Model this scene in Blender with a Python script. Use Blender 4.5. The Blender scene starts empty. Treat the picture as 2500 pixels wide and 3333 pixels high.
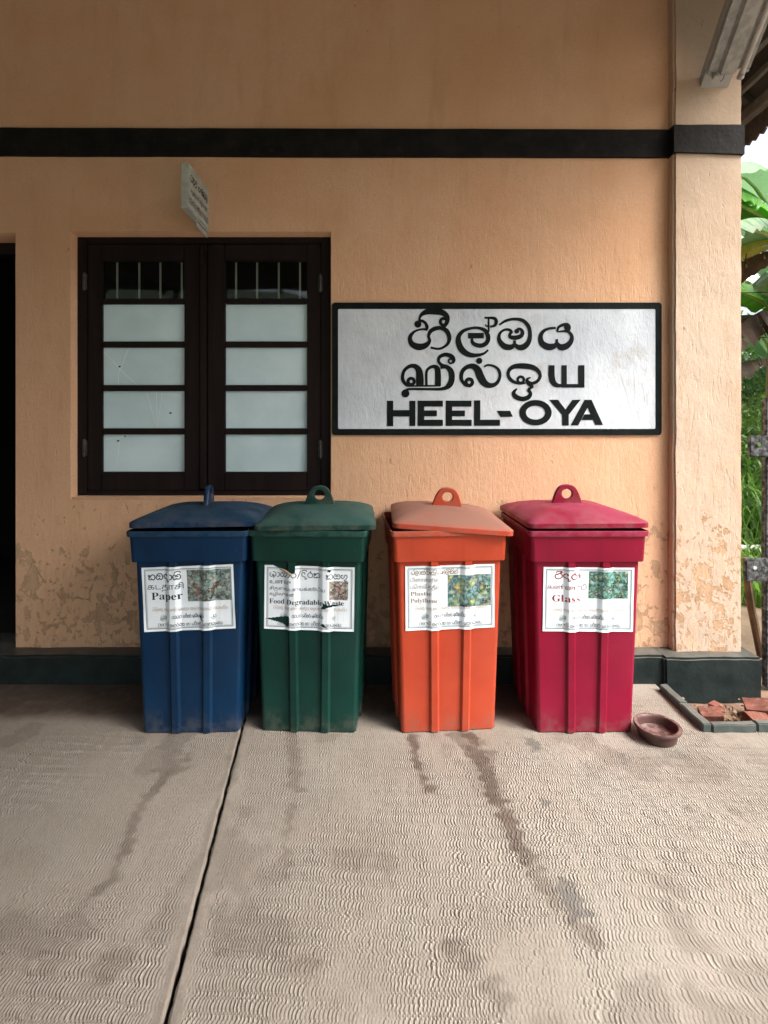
import bpy, bmesh, math, random
import numpy as np
from mathutils import Vector, Matrix, geometry

random.seed(7)
RNG = np.random.default_rng(11)
R = math.radians
scene = bpy.context.scene
COL = scene.collection

# ------------------------------------------------------------------ camera
CAM_H = 1.42
F = 1680.0                      # focal length in pixels of the 2500 px wide photograph
cam_d = bpy.data.cameras.new('camera')
cam_d.sensor_fit = 'HORIZONTAL'
cam_d.sensor_width = 36.0
cam_d.lens = F / 2500.0 * 36.0
cam_d.shift_y = -(1666.5 - 1395.0) / 2500.0
cam_d.clip_start = 0.05
cam_d.clip_end = 4000
cam = bpy.data.objects.new('camera', cam_d)
COL.objects.link(cam)
cam.location = (0, 0, CAM_H)
cam.rotation_euler = (R(90), 0, 0)
scene.camera = cam

# ------------------------------------------------------------------ sky, sun, exposure
SUN_AZ = R(60)                 # from -Y (towards the tracks) turning to +X (right)
SUN_EL = R(47)
sdir = Vector((math.sin(SUN_AZ) * math.cos(SUN_EL), -math.cos(SUN_AZ) * math.cos(SUN_EL), math.sin(SUN_EL)))
world = bpy.data.worlds.new('World')
scene.world = world
world.use_nodes = True
wn = world.node_tree
wn.nodes.clear()
sky = wn.nodes.new('ShaderNodeTexSky')
sky.sky_type = 'NISHITA'
sky.sun_disc = False
sky.sun_elevation = SUN_EL
sky.sun_rotation = math.atan2(sdir.x, sdir.y)
sky.air_density = 1.0
sky.dust_density = 7.0
sky.ozone_density = 1.0
bg = wn.nodes.new('ShaderNodeBackground')
bg.inputs['Strength'].default_value = 0.15
wo = wn.nodes.new('ShaderNodeOutputWorld')
hs = wn.nodes.new('ShaderNodeHueSaturation')          # thin overcast: the blue washed out
hs.inputs['Saturation'].default_value = 0.6
wn.links.new(sky.outputs[0], hs.inputs['Color'])
wn.links.new(hs.outputs[0], bg.inputs[0])
wn.links.new(bg.outputs[0], wo.inputs[0])
sun_d = bpy.data.lights.new('sun', 'SUN')
sun_d.energy = 1.65
sun_d.angle = R(24)
sun_d.color = (1.0, 0.98, 0.955)
sun = bpy.data.objects.new('sun', sun_d)
COL.objects.link(sun)
sun.rotation_euler = sdir.to_track_quat('Z', 'Y').to_euler()
scene.view_settings.view_transform = 'Standard'
scene.view_settings.look = 'None'
scene.view_settings.gamma = 1.0
scene.view_settings.exposure = 1.56
scene.view_settings.use_curve_mapping = False
scene.cycles.max_bounces = 8
scene.cycles.use_denoising = True
scene.render.filter_size = 1.0


# ------------------------------------------------------------------ helpers
def P(sx, sy, Y):
    """point seen at photograph pixel (sx, sy) that lies on the plane at depth Y"""
    return Vector(((sx - 1250.0) * Y / F, Y, CAM_H - (sy - 1395.0) * Y / F))


class MB:
    def __init__(s):
        s.v = []
        s.f = []
        s.m = []

    def add(s, vs, fs, mi=0):
        o = len(s.v)
        s.v.extend([tuple(p) for p in vs])
        for f in fs:
            s.f.append(tuple(i + o for i in f))
            s.m.append(mi)

    def box(s, x0, x1, y0, y1, z0, z1, mi=0):
        vs = [(x0, y0, z0), (x1, y0, z0), (x1, y1, z0), (x0, y1, z0), (x0, y0, z1), (x1, y0, z1), (x1, y1, z1), (x0, y1, z1)]
        s.add(vs, [(0, 3, 2, 1), (4, 5, 6, 7), (0, 1, 5, 4), (1, 2, 6, 5), (2, 3, 7, 6), (3, 0, 4, 7)], mi)

    def rings(s, rings, closed=True, cap0=False, cap1=False, mi=0):
        n = len(rings[0])
        o = len(s.v)
        for r in rings:
            s.v.extend([tuple(p) for p in r])
        for k in range(len(rings) - 1):
            for i in range(n if closed else n - 1):
                j = (i + 1) % n
                s.f.append((o + k * n + i, o + k * n + j, o + (k + 1) * n + j, o + (k + 1) * n + i))
                s.m.append(mi)
        if cap0:
            s.f.append(tuple(o + i for i in reversed(range(n))))
            s.m.append(mi)
        if cap1:
            s.f.append(tuple(o + (len(rings) - 1) * n + i for i in range(n)))
            s.m.append(mi)

    def tube(s, pts, r, n=8, cap=True, mi=0):
        pts = [Vector(p) for p in pts]
        rr = r if isinstance(r, (list, tuple)) else [r] * len(pts)
        rings = []
        for i, p in enumerate(pts):
            t = (pts[min(i + 1, len(pts) - 1)] - pts[max(i - 1, 0)]).normalized()
            a = Vector((0, 0, 1)) if abs(t.z) < .9 else Vector((1, 0, 0))
            u = t.cross(a).normalized()
            w = t.cross(u)
            rings.append([p + (u * math.cos(k * 2 * math.pi / n) + w * math.sin(k * 2 * math.pi / n)) * rr[i] for k in range(n)])
        s.rings(rings, True, cap, cap, mi)

    def build(s, name, mat, parent=None, angle=35, bevel=0, seg=2):
        me = bpy.data.meshes.new(name)
        me.from_pydata(s.v, [], s.f)
        mats = mat if isinstance(mat, (list, tuple)) else [mat]
        for m in mats:
            me.materials.append(m)
        if len(mats) > 1:
            me.polygons.foreach_set('material_index', s.m)
        bm = bmesh.new()
        bm.from_mesh(me)
        if bevel:
            bmesh.ops.bevel(bm, geom=[e for e in bm.edges if e.is_manifold and e.calc_face_angle(0) > R(30)], offset=bevel, segments=seg, affect='EDGES', clamp_overlap=True)
        bmesh.ops.recalc_face_normals(bm, faces=bm.faces)
        bm.to_mesh(me)
        bm.free()
        if angle:
            me.polygons.foreach_set('use_smooth', [True] * len(me.polygons))
            me.set_sharp_from_angle(angle=R(angle))
        o = bpy.data.objects.new(name, me)
        COL.objects.link(o)
        o.parent = parent
        return o


def raw(name, v, f, mat, parent=None, smooth=False):
    me = bpy.data.meshes.new(name)
    me.from_pydata([tuple(p) for p in v], [], f)
    me.materials.append(mat)
    if smooth:
        me.polygons.foreach_set('use_smooth', [True] * len(me.polygons))
    o = bpy.data.objects.new(name, me)
    COL.objects.link(o)
    o.parent = parent
    return o


def tag(o, label, cat, group=None):
    o['label'] = label
    o['category'] = cat
    if group:
        o['group'] = group
    return o


def struct(o, kind='structure'):
    o['kind'] = kind
    return o


def empty(name, loc=(0, 0, 0), rz=0):
    o = bpy.data.objects.new(name, None)
    COL.objects.link(o)
    o.location = loc
    o.rotation_euler = (0, 0, rz)
    o.empty_display_size = .1
    return o


def box(name, mat, parent, x0, x1, y0, y1, z0, z1, bevel=0, angle=35):
    m = MB()
    m.box(x0, x1, y0, y1, z0, z1)
    return m.build(name, mat, parent, angle, bevel)


def rough_box(name, mat, parent, x0, x1, y0, y1, z0, z1, cell=.08, amp=.004, bevel=.006, seed=0, angle=40):
    """a box with hand-made, uneven faces and soft corners"""
    me = bpy.data.meshes.new(name)
    bm = bmesh.new()
    bmesh.ops.create_cube(bm, size=1)
    for v in bm.verts:
        v.co = Vector(((x0 + x1) / 2 + v.co.x * (x1 - x0), (y0 + y1) / 2 + v.co.y * (y1 - y0), (z0 + z1) / 2 + v.co.z * (z1 - z0)))
    bmesh.ops.bevel(bm, geom=list(bm.edges), offset=bevel, segments=2, affect='EDGES')
    for _ in range(7):
        es = [e for e in bm.edges if e.calc_length() > cell]
        if not es:
            break
        bmesh.ops.subdivide_edges(bm, edges=es, cuts=1, use_grid_fill=True)
    bmesh.ops.triangulate(bm, faces=[f for f in bm.faces if len(f.verts) > 4])
    from mathutils import noise
    for v in bm.verts:
        n = noise.noise_vector(v.co * 5 + Vector((seed, 0, 0))) + .6 * noise.noise_vector(v.co * 17)
        v.co += n * amp
    bmesh.ops.recalc_face_normals(bm, faces=bm.faces)
    bm.to_mesh(me)
    bm.free()
    me.polygons.foreach_set('use_smooth', [True] * len(me.polygons))
    me.set_sharp_from_angle(angle=R(angle))
    me.materials.append(mat)
    o = bpy.data.objects.new(name, me)
    COL.objects.link(o)
    o.parent = parent
    return o


# ------------------------------------------------------------------ node helper
class NT:
    def __init__(s, name):
        s.mat = bpy.data.materials.new(name)
        s.mat.use_nodes = True
        s.t = s.mat.node_tree
        s.t.nodes.clear()
        s.out = s.t.nodes.new('ShaderNodeOutputMaterial')
        s._co = None

    def n(s, typ, **kw):
        nd = s.t.nodes.new(typ)
        for k, v in kw.items():
            setattr(nd, k, v)
        return nd

    def set(s, sock, v):
        if isinstance(v, bpy.types.NodeSocket):
            s.t.links.new(v, sock)
        elif isinstance(v, (tuple, list)) and len(v) == 3 and sock.type == 'RGBA':
            sock.default_value = (*v, 1)
        else:
            sock.default_value = v

    def co(s):
        if s._co is None:
            s._co = s.n('ShaderNodeTexCoord').outputs['Object']
        return s._co

    def mapped(s, scale=(1, 1, 1), loc=(0, 0, 0), rot=(0, 0, 0)):
        m = s.n('ShaderNodeMapping')
        s.t.links.new(s.co(), m.inputs[0])
        m.inputs['Scale'].default_value = scale
        m.inputs['Location'].default_value = loc
        m.inputs['Rotation'].default_value = rot
        return m.outputs[0]

    def noise(s, scale=5, detail=4, rough=.55, vec=None, dist=0, color=False):
        nd = s.n('ShaderNodeTexNoise')
        s.t.links.new(vec if vec is not None else s.co(), nd.inputs['Vector'])
        nd.inputs['Scale'].default_value = scale
        nd.inputs['Detail'].default_value = detail
        nd.inputs['Roughness'].default_value = rough
        nd.inputs['Distortion'].default_value = dist
        return nd.outputs['Color' if color else 'Fac']

    def voro(s, scale=5, vec=None, feature='F1', out='Distance', rnd=1):
        nd = s.n('ShaderNodeTexVoronoi', feature=feature)
        s.t.links.new(vec if vec is not None else s.co(), nd.inputs['Vector'])
        nd.inputs['Scale'].default_value = scale
        nd.inputs['Randomness'].default_value = rnd
        return nd.outputs[out]

    def math(s, op, a, b=0.0, c=0.0, clamp=False):
        nd = s.n('ShaderNodeMath', operation=op, use_clamp=clamp)
        s.set(nd.inputs[0], a)
        s.set(nd.inputs[1], b)
        if op in ('MULTIPLY_ADD',):
            s.set(nd.inputs[2], c)
        return nd.outputs[0]

    def ramp(s, v, a, b, lo=0.0, hi=1.0, smooth=True):
        nd = s.n('ShaderNodeMapRange')
        if smooth:
            nd.interpolation_type = 'SMOOTHSTEP'
        s.set(nd.inputs['Value'], v)
        nd.inputs['From Min'].default_value = a
        nd.inputs['From Max'].default_value = b
        nd.inputs['To Min'].default_value = lo
        nd.inputs['To Max'].default_value = hi
        return nd.outputs[0]

    def mix(s, fac, a, b, blend='MIX'):
        nd = s.n('ShaderNodeMix', data_type='RGBA', blend_type=blend)
        s.set(nd.inputs[0], fac)
        s.set(nd.inputs[6], a)
        s.set(nd.inputs[7], b)
        return nd.outputs[2]

    def sep(s, vec):
        nd = s.n('ShaderNodeSeparateXYZ')
        s.t.links.new(vec, nd.inputs[0])
        return nd.outputs

    def cramp(s, v, stops, interp='LINEAR'):
        nd = s.n('ShaderNodeValToRGB')
        nd.color_ramp.interpolation = interp
        els = nd.color_ramp.elements
        while len(els) < len(stops):
            els.new(.5)
        for e, (p, c) in zip(els, stops):
            e.position = p
            e.color = (*c, 1)
        s.set(nd.inputs[0], v)
        return nd.outputs[0]

    def bump(s, h, strength=.3, dist=.01, normal=None):
        nd = s.n('ShaderNodeBump')
        s.set(nd.inputs['Height'], h)
        nd.inputs['Strength'].default_value = strength
        nd.inputs['Distance'].default_value = dist
        if normal is not None:
            s.t.links.new(normal, nd.inputs['Normal'])
        return nd.outputs[0]

    def pbsdf(s, color, rough=.6, normal=None, spec=.5, metal=0.0, coat=0.0, **kw):
        b = s.n('ShaderNodeBsdfPrincipled')
        s.set(b.inputs['Base Color'], color)
        s.set(b.inputs['Roughness'], rough)
        s.set(b.inputs['Specular IOR Level'], spec)
        s.set(b.inputs['Metallic'], metal)
        s.set(b.inputs['Coat Weight'], coat)
        for k, v in kw.items():
            s.set(b.inputs[k], v)
        if normal is not None:
            s.t.links.new(normal, b.inputs['Normal'])
        return b.outputs[0]

    def done(s, shader):
        s.t.links.new(shader, s.out.inputs[0])
        return s.mat


def plain(name, col, rough=.6, var=.15, scale=8, bump=.1, bscale=60, spec=.4, metal=0):
    t = NT(name)
    c = t.mix(t.ramp(t.noise(scale), .3, .7), tuple(x * (1 - var) for x in col), tuple(min(1, x * (1 + var)) for x in col))
    return t.done(t.pbsdf(c, rough, t.bump(t.noise(bscale, 3), bump, .004), spec, metal))


# ------------------------------------------------------------------ materials
def mat_plaster(name, peel_z=1.25, peel_amt=1.0, paint=(.64, .360, .205), pale=(.68, .425, .27), low_tone=(.645, .40, .252)):
    t = NT(name)
    x, y, z = t.sep(t.co())
    base = t.mix(t.ramp(t.noise(1.3, 5, .6), .3, .7), paint, pale)
    # a slightly paler, less saturated tone towards the lower wall
    base = t.mix(t.ramp(t.math('ADD', z, t.math('MULTIPLY', t.noise(2.2, 5), .9)), 3.3, 2.2, 0, .8), base, low_tone)
    base = t.mix(t.math('MULTIPLY', t.ramp(t.noise(3.1, 6, .7, t.mapped((1, 1, .45), (3, 1, 0))), .5, .72), .35), base, (.52, .28, .14))
    # grime spots
    spots = t.ramp(t.noise(19, 3, .55, t.mapped((1, 1, .7), (9, 2, 4))), .705, .76)
    base = t.mix(t.math('MULTIPLY', spots, .7), base, (.22, .12, .06))
    # grime washed down the face, and the grain of the distemper
    wash = t.ramp(t.noise(5, 6, .68, t.mapped((1.6, 1, .22), (2, 4, 6))), .52, .74)
    base = t.mix(t.math('MULTIPLY', wash, .30), base, (.40, .24, .135))
    base = t.mix(t.ramp(t.noise(110, 4, .7), .35, .70, 0, .22), base, (.36, .20, .11))
    # flaked paint, mostly low on the wall
    fl = t.noise(9.5, 8, .66, t.mapped((1, 1, .8), (4.2, 0, 1.7)), .25)
    fl2 = t.noise(24, 6, .64, t.mapped((1, 1, .8), (1, 7, 2)), .2)
    hm = t.ramp(z, peel_z + .25, peel_z - .75, 0, .17)
    hm2 = t.ramp(z, peel_z + .1, peel_z - 1.0, 0, .17)
    peel = t.math('MAXIMUM', t.ramp(t.math('ADD', fl, hm), .705, .735), t.ramp(t.math('ADD', fl2, hm2), .72, .75))
    peel = t.math('MULTIPLY', peel, t.ramp(z, peel_z + .3, peel_z + .1))
    peel = t.math('MULTIPLY', peel, peel_amt)
    under = t.mix(t.ramp(t.noise(9, 4), .35, .65), (.38, .24, .14), (.50, .33, .205))
    col = t.mix(peel, base, under)
    # pale dust at flake rims
    rim = t.math('MULTIPLY', t.ramp(t.math('ADD', fl, hm), .68, .715), t.math('SUBTRACT', 1.0, peel))
    col = t.mix(t.math('MULTIPLY', rim, .25), col, (.72, .47, .30))
    # low relief: vertical brush strokes, lumps and pits
    strokes = t.noise(30, 6, .7, t.mapped((1.0, 1, .42), (0, 0, 0)), .4)
    lumps = t.noise(5, 5, .6)
    streng = t.ramp(z, 3.1, 2.2, .12, 1.0)
    h = t.math('ADD', t.math('MULTIPLY', t.math('MULTIPLY', strokes, streng), .55), t.math('MULTIPLY', lumps, .6))
    pits = t.ramp(t.noise(34, 3, .6, t.mapped((1, 1, .6), (2, 5, 1))), .68, .76)
    h = t.math('SUBTRACT', h, t.math('MULTIPLY', pits, .35))
    nick = t.math('MULTIPLY', t.ramp(t.noise(60, 4, .65, t.mapped((1, 1, .16), (7, 1, 3))), .56, .70), streng)
    h = t.math('SUBTRACT', h, t.math('MULTIPLY', nick, .20))
    h = t.math('SUBTRACT', h, t.math('MULTIPLY', peel, .42))
    nrm = t.bump(h, .7, .012)
    return t.done(t.pbsdf(col, .82, nrm, .25))


M = {}
M['plaster'] = mat_plaster('peach_plaster')
M['pillar'] = mat_plaster('peach_plaster_pillar', peel_z=1.25, peel_amt=1.0, paint=(.47, .34, .24), pale=(.51, .40, .305), low_tone=(.51, .415, .325))


def mat_darkpaint(name, col, col2, chip, rough=.45, chipamt=1.0, spec=.25):
    t = NT(name)
    c = t.mix(t.ramp(t.noise(7, 5, .6), .3, .7), col, col2)
    dust = t.ramp(t.noise(22, 5, .7), .55, .8)
    c = t.mix(t.math('MULTIPLY', dust, .12), c, (.12, .12, .11))
    ch = t.ramp(t.noise(9, 6, .65, t.mapped((1, 1, 1), (5, 3, 1)), .5), .70, .73)
    c = t.mix(t.math('MULTIPLY', ch, chipamt), c, chip)
    nz = t.sep(t.n('ShaderNodeNewGeometry').outputs['Normal'])[2]
    up = t.math('MULTIPLY', t.ramp(nz, .5, .95), t.ramp(t.noise(11, 4), .2, .7, .3, .75))
    c = t.mix(up, c, (.13, .125, .11))
    h = t.math('ADD', t.noise(12, 5, .6), t.math('MULTIPLY', t.noise(60, 3), .25))
    h = t.math('SUBTRACT', h, t.math('MULTIPLY', ch, .3))
    return t.done(t.pbsdf(c, rough, t.bump(h, .5, .008),   .07 if rough == .6 else spec))


M['plinth'] = mat_darkpaint('dark_green_plinth_paint', (.008, .014, .014), (.017, .027, .027), (.20, .135, .09))
M['stripe'] = mat_darkpaint('black_brown_stripe_paint', (.010, .009, .009), (.018, .016, .015), (.05, .04, .03), .6, .3)
M['bed_kerb'] = mat_darkpaint('worn_green_kerb_paint', (.03, .045, .043), (.07, .085, .08), (.30, .30, .27), .55)


def mat_wood():
    t = NT('dark_brown_window_paint')
    g = t.noise(18, 4, .6, t.mapped((1, 1, .08)))
    c = t.mix(t.ramp(g, .3, .7), (.008, .0045, .0045), (.014, .0075, .0072))
    c = t.mix(t.math('MULTIPLY', t.ramp(t.noise(14, 5, .7), .6, .75), .2), c, (.05, .04, .036))
    return t.done(t.pbsdf(c, .55, t.bump(g, .12, .003), .15))


M['wood'] = mat_wood()
M['black'] = plain('unlit_interior_black', (.012, .011, .010), .9, .2)  # room darkness put into the lining colour; glass chips share it
M['iron'] = plain('dull_iron_hinge', (.045, .042, .04), .55, .4, 40, .3, 80)
M['bar'] = plain('off_white_window_bar', (.82, .81, .75), .6, .1)


def mat_frost():
    t = NT('frosted_pale_pane')
    n1 = t.noise(2.5, 4, .6)
    c = t.mix(t.ramp(n1, .3, .7), (.50, .65, .70), (.62, .77, .83))
    scr = t.ramp(t.noise(60, 5, .75, t.mapped((1, 1, .35), rot=(0, R(25), 0))), .70, .76)
    c = t.mix(t.math('MULTIPLY', scr, .35), c, (.20, .23, .23))
    return t.done(t.pbsdf(c, t.ramp(t.noise(9), .3, .7, .10, .22), t.bump(t.noise(1.6, 2), .04, .02), .5))


M['frost'] = mat_frost()


def mat_glass():
    t = NT('clear_window_glass')
    tr = t.n('ShaderNodeBsdfTransparent')
    tr.inputs[0].default_value = (.82, .86, .84, 1)
    gl = t.n('ShaderNodeBsdfGlossy')
    gl.inputs['Roughness'].default_value = .03
    fr = t.n('ShaderNodeFresnel')
    fr.inputs['IOR'].default_value = 1.5
    t.t.links.new(t.bump(t.noise(1.2, 2), .08, .02), gl.inputs['Normal'])
    mx = t.n('ShaderNodeMixShader')
    t.t.links.new(fr.outputs[0], mx.inputs[0])
    t.t.links.new(tr.outputs[0], mx.inputs[1])
    t.t.links.new(gl.outputs[0], mx.inputs[2])
    return t.done(mx.outputs[0])


M['glass'] = mat_glass()
M['crack'] = plain('glass_crack', (.75, .80, .80), .3)


def mat_signwhite():
    t = NT('silver_white_sign_paint')
    n1 = t.noise(1.7, 6, .65)
    c = t.mix(t.ramp(n1, .3, .7), (.44, .49, .55), (.60, .65, .70))
    st = t.ramp(t.noise(46, 5, .75, t.mapped((1, 1, .5))), .55, .75)
    c = t.mix(t.math('MULTIPLY', st, .35), c, (.36, .38, .40))
    rust = t.ramp(t.noise(4, 6, .7, t.mapped((1, 1, 1), (2.2, 0, .3))), .54, .70)
    c = t.mix(t.math('MULTIPLY', rust, .45), c, (.34, .31, .25))
    h = t.math('ADD', t.noise(34, 6, .7, t.mapped((1, 1, .45)), .4), t.math('MULTIPLY', t.noise(6, 4), .7))
    return t.done(t.pbsdf(c, .8, t.bump(h, .55, .008), .2))


M['signwhite'] = mat_signwhite()


def mat_signblack():
    t = NT('black_green_sign_paint')
    c = t.mix(t.ramp(t.noise(12, 5), .3, .7), (.004, .007, .007), (.008, .012, .012))
    ch = t.ramp(t.noise(45, 5, .7), .69, .73)
    c = t.mix(t.math('MULTIPLY', ch, .45), c, (.18, .19, .19))
    h = t.noise(30, 5, .65, t.mapped((1, 1, .22)))
    return t.done(t.pbsdf(c, .7, t.bump(h, .5, .006), .08))


M['signblack'] = mat_signblack()


def mat_plastic(name, col, deep, dust, dust_amt=.7, dlo=.28, rough=.42, scuff=.38):
    t = NT(name)
    x, y, z = t.sep(t.co())
    c = t.mix(t.ramp(t.noise(3.5, 5, .6), .3, .7), deep, col)
    # scuffs and scratches
    sc = t.ramp(t.noise(30, 6, .75, t.mapped((1, 1, .3))), .60, .78)
    c = t.mix(t.math('MULTIPLY', sc, scuff), c, tuple(min(1, a * 1.2 + .06) for a in col))
    # ground-in dirt along the foot
    low = t.math('MULTIPLY', t.ramp(z, .14, .0), t.ramp(t.noise(14, 5, .7), .4, .65))
    c = t.mix(t.math('MULTIPLY', low, .38), c, (.13, .11, .09))
    # rubbed, dusty lip and faint vertical run marks
    lip = t.math('MULTIPLY', t.math('MULTIPLY', t.ramp(z, .918, .926), t.ramp(z, .956, .952)), t.ramp(t.noise(18, 5, .7), .34, .62))
    c = t.mix(t.math('MULTIPLY', lip, .55), c, dust)
    run = t.ramp(t.noise(42, 4, .6, t.mapped((1, 1, .03), (3, 1, 1))), .58, .74)
    c = t.mix(t.math('MULTIPLY', run, .28), c, tuple(a * .55 for a in deep))
    fade = t.ramp(t.noise(2.1, 3, .5, t.mapped(loc=(6, 2, 4))), .45, .75)
    c = t.mix(t.math('MULTIPLY', fade, .12), c, dust)
    # dust settled on faces that look up
    nz = t.sep(t.n('ShaderNodeNewGeometry').outputs['Normal'])[2]
    du = t.math('MULTIPLY', t.ramp(nz, .55, .97), t.ramp(t.noise(5.5, 6, .65, t.mapped(loc=(2, 1, 0))), dlo, dlo + .34))
    du = t.math('MULTIPLY', du, dust_amt)
    c = t.mix(du, c, dust)
    rg = t.math('ADD', t.math('MULTIPLY', du, .4), t.ramp(t.noise(10, 5), .3, .7, rough - .08, rough + .12))
    h = t.math('ADD', t.noise(3, 3), t.math('MULTIPLY', t.noise(120, 3, .6), .05))
    return t.done(t.pbsdf(c, rg, t.bump(h, .25, .01), .22))


BINS = {
    'blue': dict(col=(.0008, .024, .072), deep=(.0005, .015, .048), dust=(.022, .055, .085), amt=.5, lo=.28),
    'green': dict(col=(.001, .034, .025), deep=(.0007, .022, .017), dust=(.036, .085, .076), amt=.7, lo=.18),
    'orange': dict(col=(.43, .056, .022), deep=(.35, .040, .017), dust=(.225, .115, .085), amt=.95, lo=.08),
    'red': dict(col=(.225, .0015, .024), deep=(.17, .0012, .018), dust=(.25, .045, .085), amt=.55, lo=.30),
}
for k, d in BINS.items():
    M['bin_' + k] = mat_plastic(k + '_bin_plastic', d['col'], d['deep'], d['dust'], d['amt'], d['lo'])


def mat_paper():
    t = NT('weathered_white_sticker')
    c = t.mix(t.ramp(t.noise(4, 5), .3, .7), (.66, .74, .82), (.76, .83, .89))
    st = t.ramp(t.noise(12, 6, .7, t.mapped((1, 1, .12), (3, 3, 3))), .56, .72)
    c = t.mix(t.math('MULTIPLY', st, .45), c, (.50, .47, .44))
    fox = t.ramp(t.noise(20, 6, .7), .66, .72)
    c = t.mix(t.math('MULTIPLY', fox, .35), c, (.38, .30, .24))
    return t.done(t.pbsdf(c, .42, t.bump(t.noise(9, 4), .18, .006), .45))


M['paper'] = mat_paper()
M['paper_edge'] = plain('sticker_margin', (.78, .80, .82), .45, .06)
M['ink_black'] = plain('ink_black', (.012, .016, .022), .5, .2, 40, 0)
M['ink_green'] = plain('ink_green_grey', (.10, .16, .155), .5, .2, 40, 0)
M['ink_brown'] = plain('ink_faded_brown', (.25, .165, .09), .5, .25, 40, 0)
M['ink_red'] = plain('ink_dark_red', (.22, .012, .022), .5, .15, 40, 0)
M['ink_faint'] = plain('ink_faint_tan', (.50, .44, .38), .5, .1, 40, 0)


def mat_photo(name, stops, scale=38, warm=None, warmamt=0):
    t = NT(name)
    wob = t.n('ShaderNodeVectorMath', operation='MULTIPLY_ADD')
    t.t.links.new(t.noise(26, 3, .6, color=True), wob.inputs[0])
    wob.inputs[1].default_value = (.030, .030, .030)
    t.t.links.new(t.mapped((1, 1, 1.25), rot=(0, R(28), 0)), wob.inputs[2])
    v = wob.outputs[0]
    cell = t.voro(scale, v, 'F1', 'Color')
    dist = t.voro(scale, v, 'F1', 'Distance')
    c = t.cramp(t.sep(cell)[0], stops, 'LINEAR')
    c = t.mix(t.ramp(dist, .1, .75, 0, .75), c, (.010, .020, .018))
    small = t.voro(scale * 2.6, v, 'F1', 'Color')
    c = t.mix(t.ramp(t.sep(small)[2], .5, .62, 0, .6), c, t.cramp(t.sep(small)[1], stops, 'LINEAR'))
    fine = t.noise(scale * 5, 4, .75, t.mapped((1, 1, .3), rot=(0, R(50), 0)))
    c = t.mix(t.ramp(fine, .52, .72, 0, .55), c, (.42, .52, .50))
    c = t.mix(t.ramp(fine, .46, .30, 0, .6), c, (.012, .022, .020))
    if warm:
        c = t.mix(t.math('MULTIPLY', t.ramp(t.noise(22, 3), .60, .68), warmamt), c, warm)
    return t.done(t.pbsdf(c, .45, None, .4))


M['photo_paper'] = mat_photo('print_waste_paper', [(0, (.05, .09, .085)), (.25, (.30, .42, .40)), (.5, (.13, .20, .18)), (.68, (.50, .62, .60)), (.88, (.10, .045, .03))], 42, (.22, .07, .04), .6)
M['photo_food'] = mat_photo('print_food_waste', [(0, (.02, .02, .016)), (.3, (.50, .48, .42)), (.45, (.06, .09, .06)), (.62, (.42, .16, .24)), (.82, (.40, .38, .20)), (.92, (.7, .68, .62))], 75)
M['photo_plastic'] = mat_photo('print_plastic_bottles', [(0, (.01, .05, .055)), (.2, (.10, .26, .25)), (.42, (.22, .40, .38)), (.55, (.012, .055, .16)), (.70, (.36, .58, .58)), (.86, (.10, .22, .16)), (.94, (.5, .55, .12))], 40, (.45, .08, .08), .25)
M['photo_glass'] = mat_photo('print_glass_bottles', [(0, (.012, .05, .04)), (.25, (.02, .14, .10)), (.42, (.16, .42, .36)), (.58, (.02, .03, .028)), (.74, (.46, .58, .55)), (.88, (.06, .30, .24)), (.95, (.45, .42, .08))], 46)


def mat_floor():
    t = NT('combed_concrete')
    at = t.n('ShaderNodeAttribute', attribute_name='relief').outputs['Fac']
    stn = t.n('ShaderNodeAttribute', attribute_name='stain_margin').outputs['Fac']
    oil = t.n('ShaderNodeAttribute', attribute_name='oil').outputs['Fac']
    base = t.mix(t.ramp(t.noise(1.6, 6, .65), .3, .7), (.232, .202, .168), (.300, .268, .230))
    base = t.mix(t.math('MULTIPLY', t.ramp(t.noise(3.5, 5, .6, t.mapped(loc=(4, 2, 1))), .5, .7), .45), base, (.285, .272, .235))
    base = t.mix(t.math('MULTIPLY', t.ramp(t.noise(6, 6, .7, t.mapped(loc=(1, 8, 1))), .55, .75), .35), base, (.19, .145, .12))
    # relief shading put into the colour: pale crests, darkened grooves
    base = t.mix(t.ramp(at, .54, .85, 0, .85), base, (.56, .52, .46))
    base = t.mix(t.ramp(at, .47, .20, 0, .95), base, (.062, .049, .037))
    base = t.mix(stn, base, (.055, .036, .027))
    base = t.mix(oil, base, (.06, .062, .062))
    base = t.mix(t.ramp(t.noise(95, 5, .75), .34, .68, .0, .38), base, (.15, .125, .10))
    speck = t.ramp(t.noise(150, 2, .5), .70, .75)
    base = t.mix(t.math('MULTIPLY', speck, .5), base, (.12, .10, .08))
    rg = t.ramp(t.noise(2.5, 4), .3, .7, .50, .72)
    h = t.math('ADD', t.noise(70, 5, .7), t.math('MULTIPLY', t.noise(14, 4), .8))
    return t.done(t.pbsdf(base, rg, t.bump(h, .45, .003), .4))


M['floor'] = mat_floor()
M['joint'] = plain('joint_dirt', (.016, .014, .012), .95, .4, 20)
M['ground'] = plain('trodden_earth', (.14, .105, .07), .95, .35, 3, .6, 30)
M['soil'] = plain('dry_bed_soil', (.16, .10, .07), .95, .4, 14, .8, 50)


def mat_brick():
    t = NT('broken_red_brick')
    c = t.mix(t.ramp(t.noise(14, 6, .7), .3, .7), (.12, .042, .030), (.22, .08, .056))
    c = t.mix(t.math('MULTIPLY', t.ramp(t.noise(35, 5, .7), .50, .70), .6), c, (.24, .16, .125))
    c = t.mix(t.math('MULTIPLY', t.ramp(t.noise(22, 6, .7, t.mapped(loc=(3, 3, 3))), .52, .68), .7), c, (.07, .04, .03))
    return t.done(t.pbsdf(c, .85, t.bump(t.noise(50, 6, .7), .8, .006), .25))


M['brick'] = mat_brick()


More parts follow.
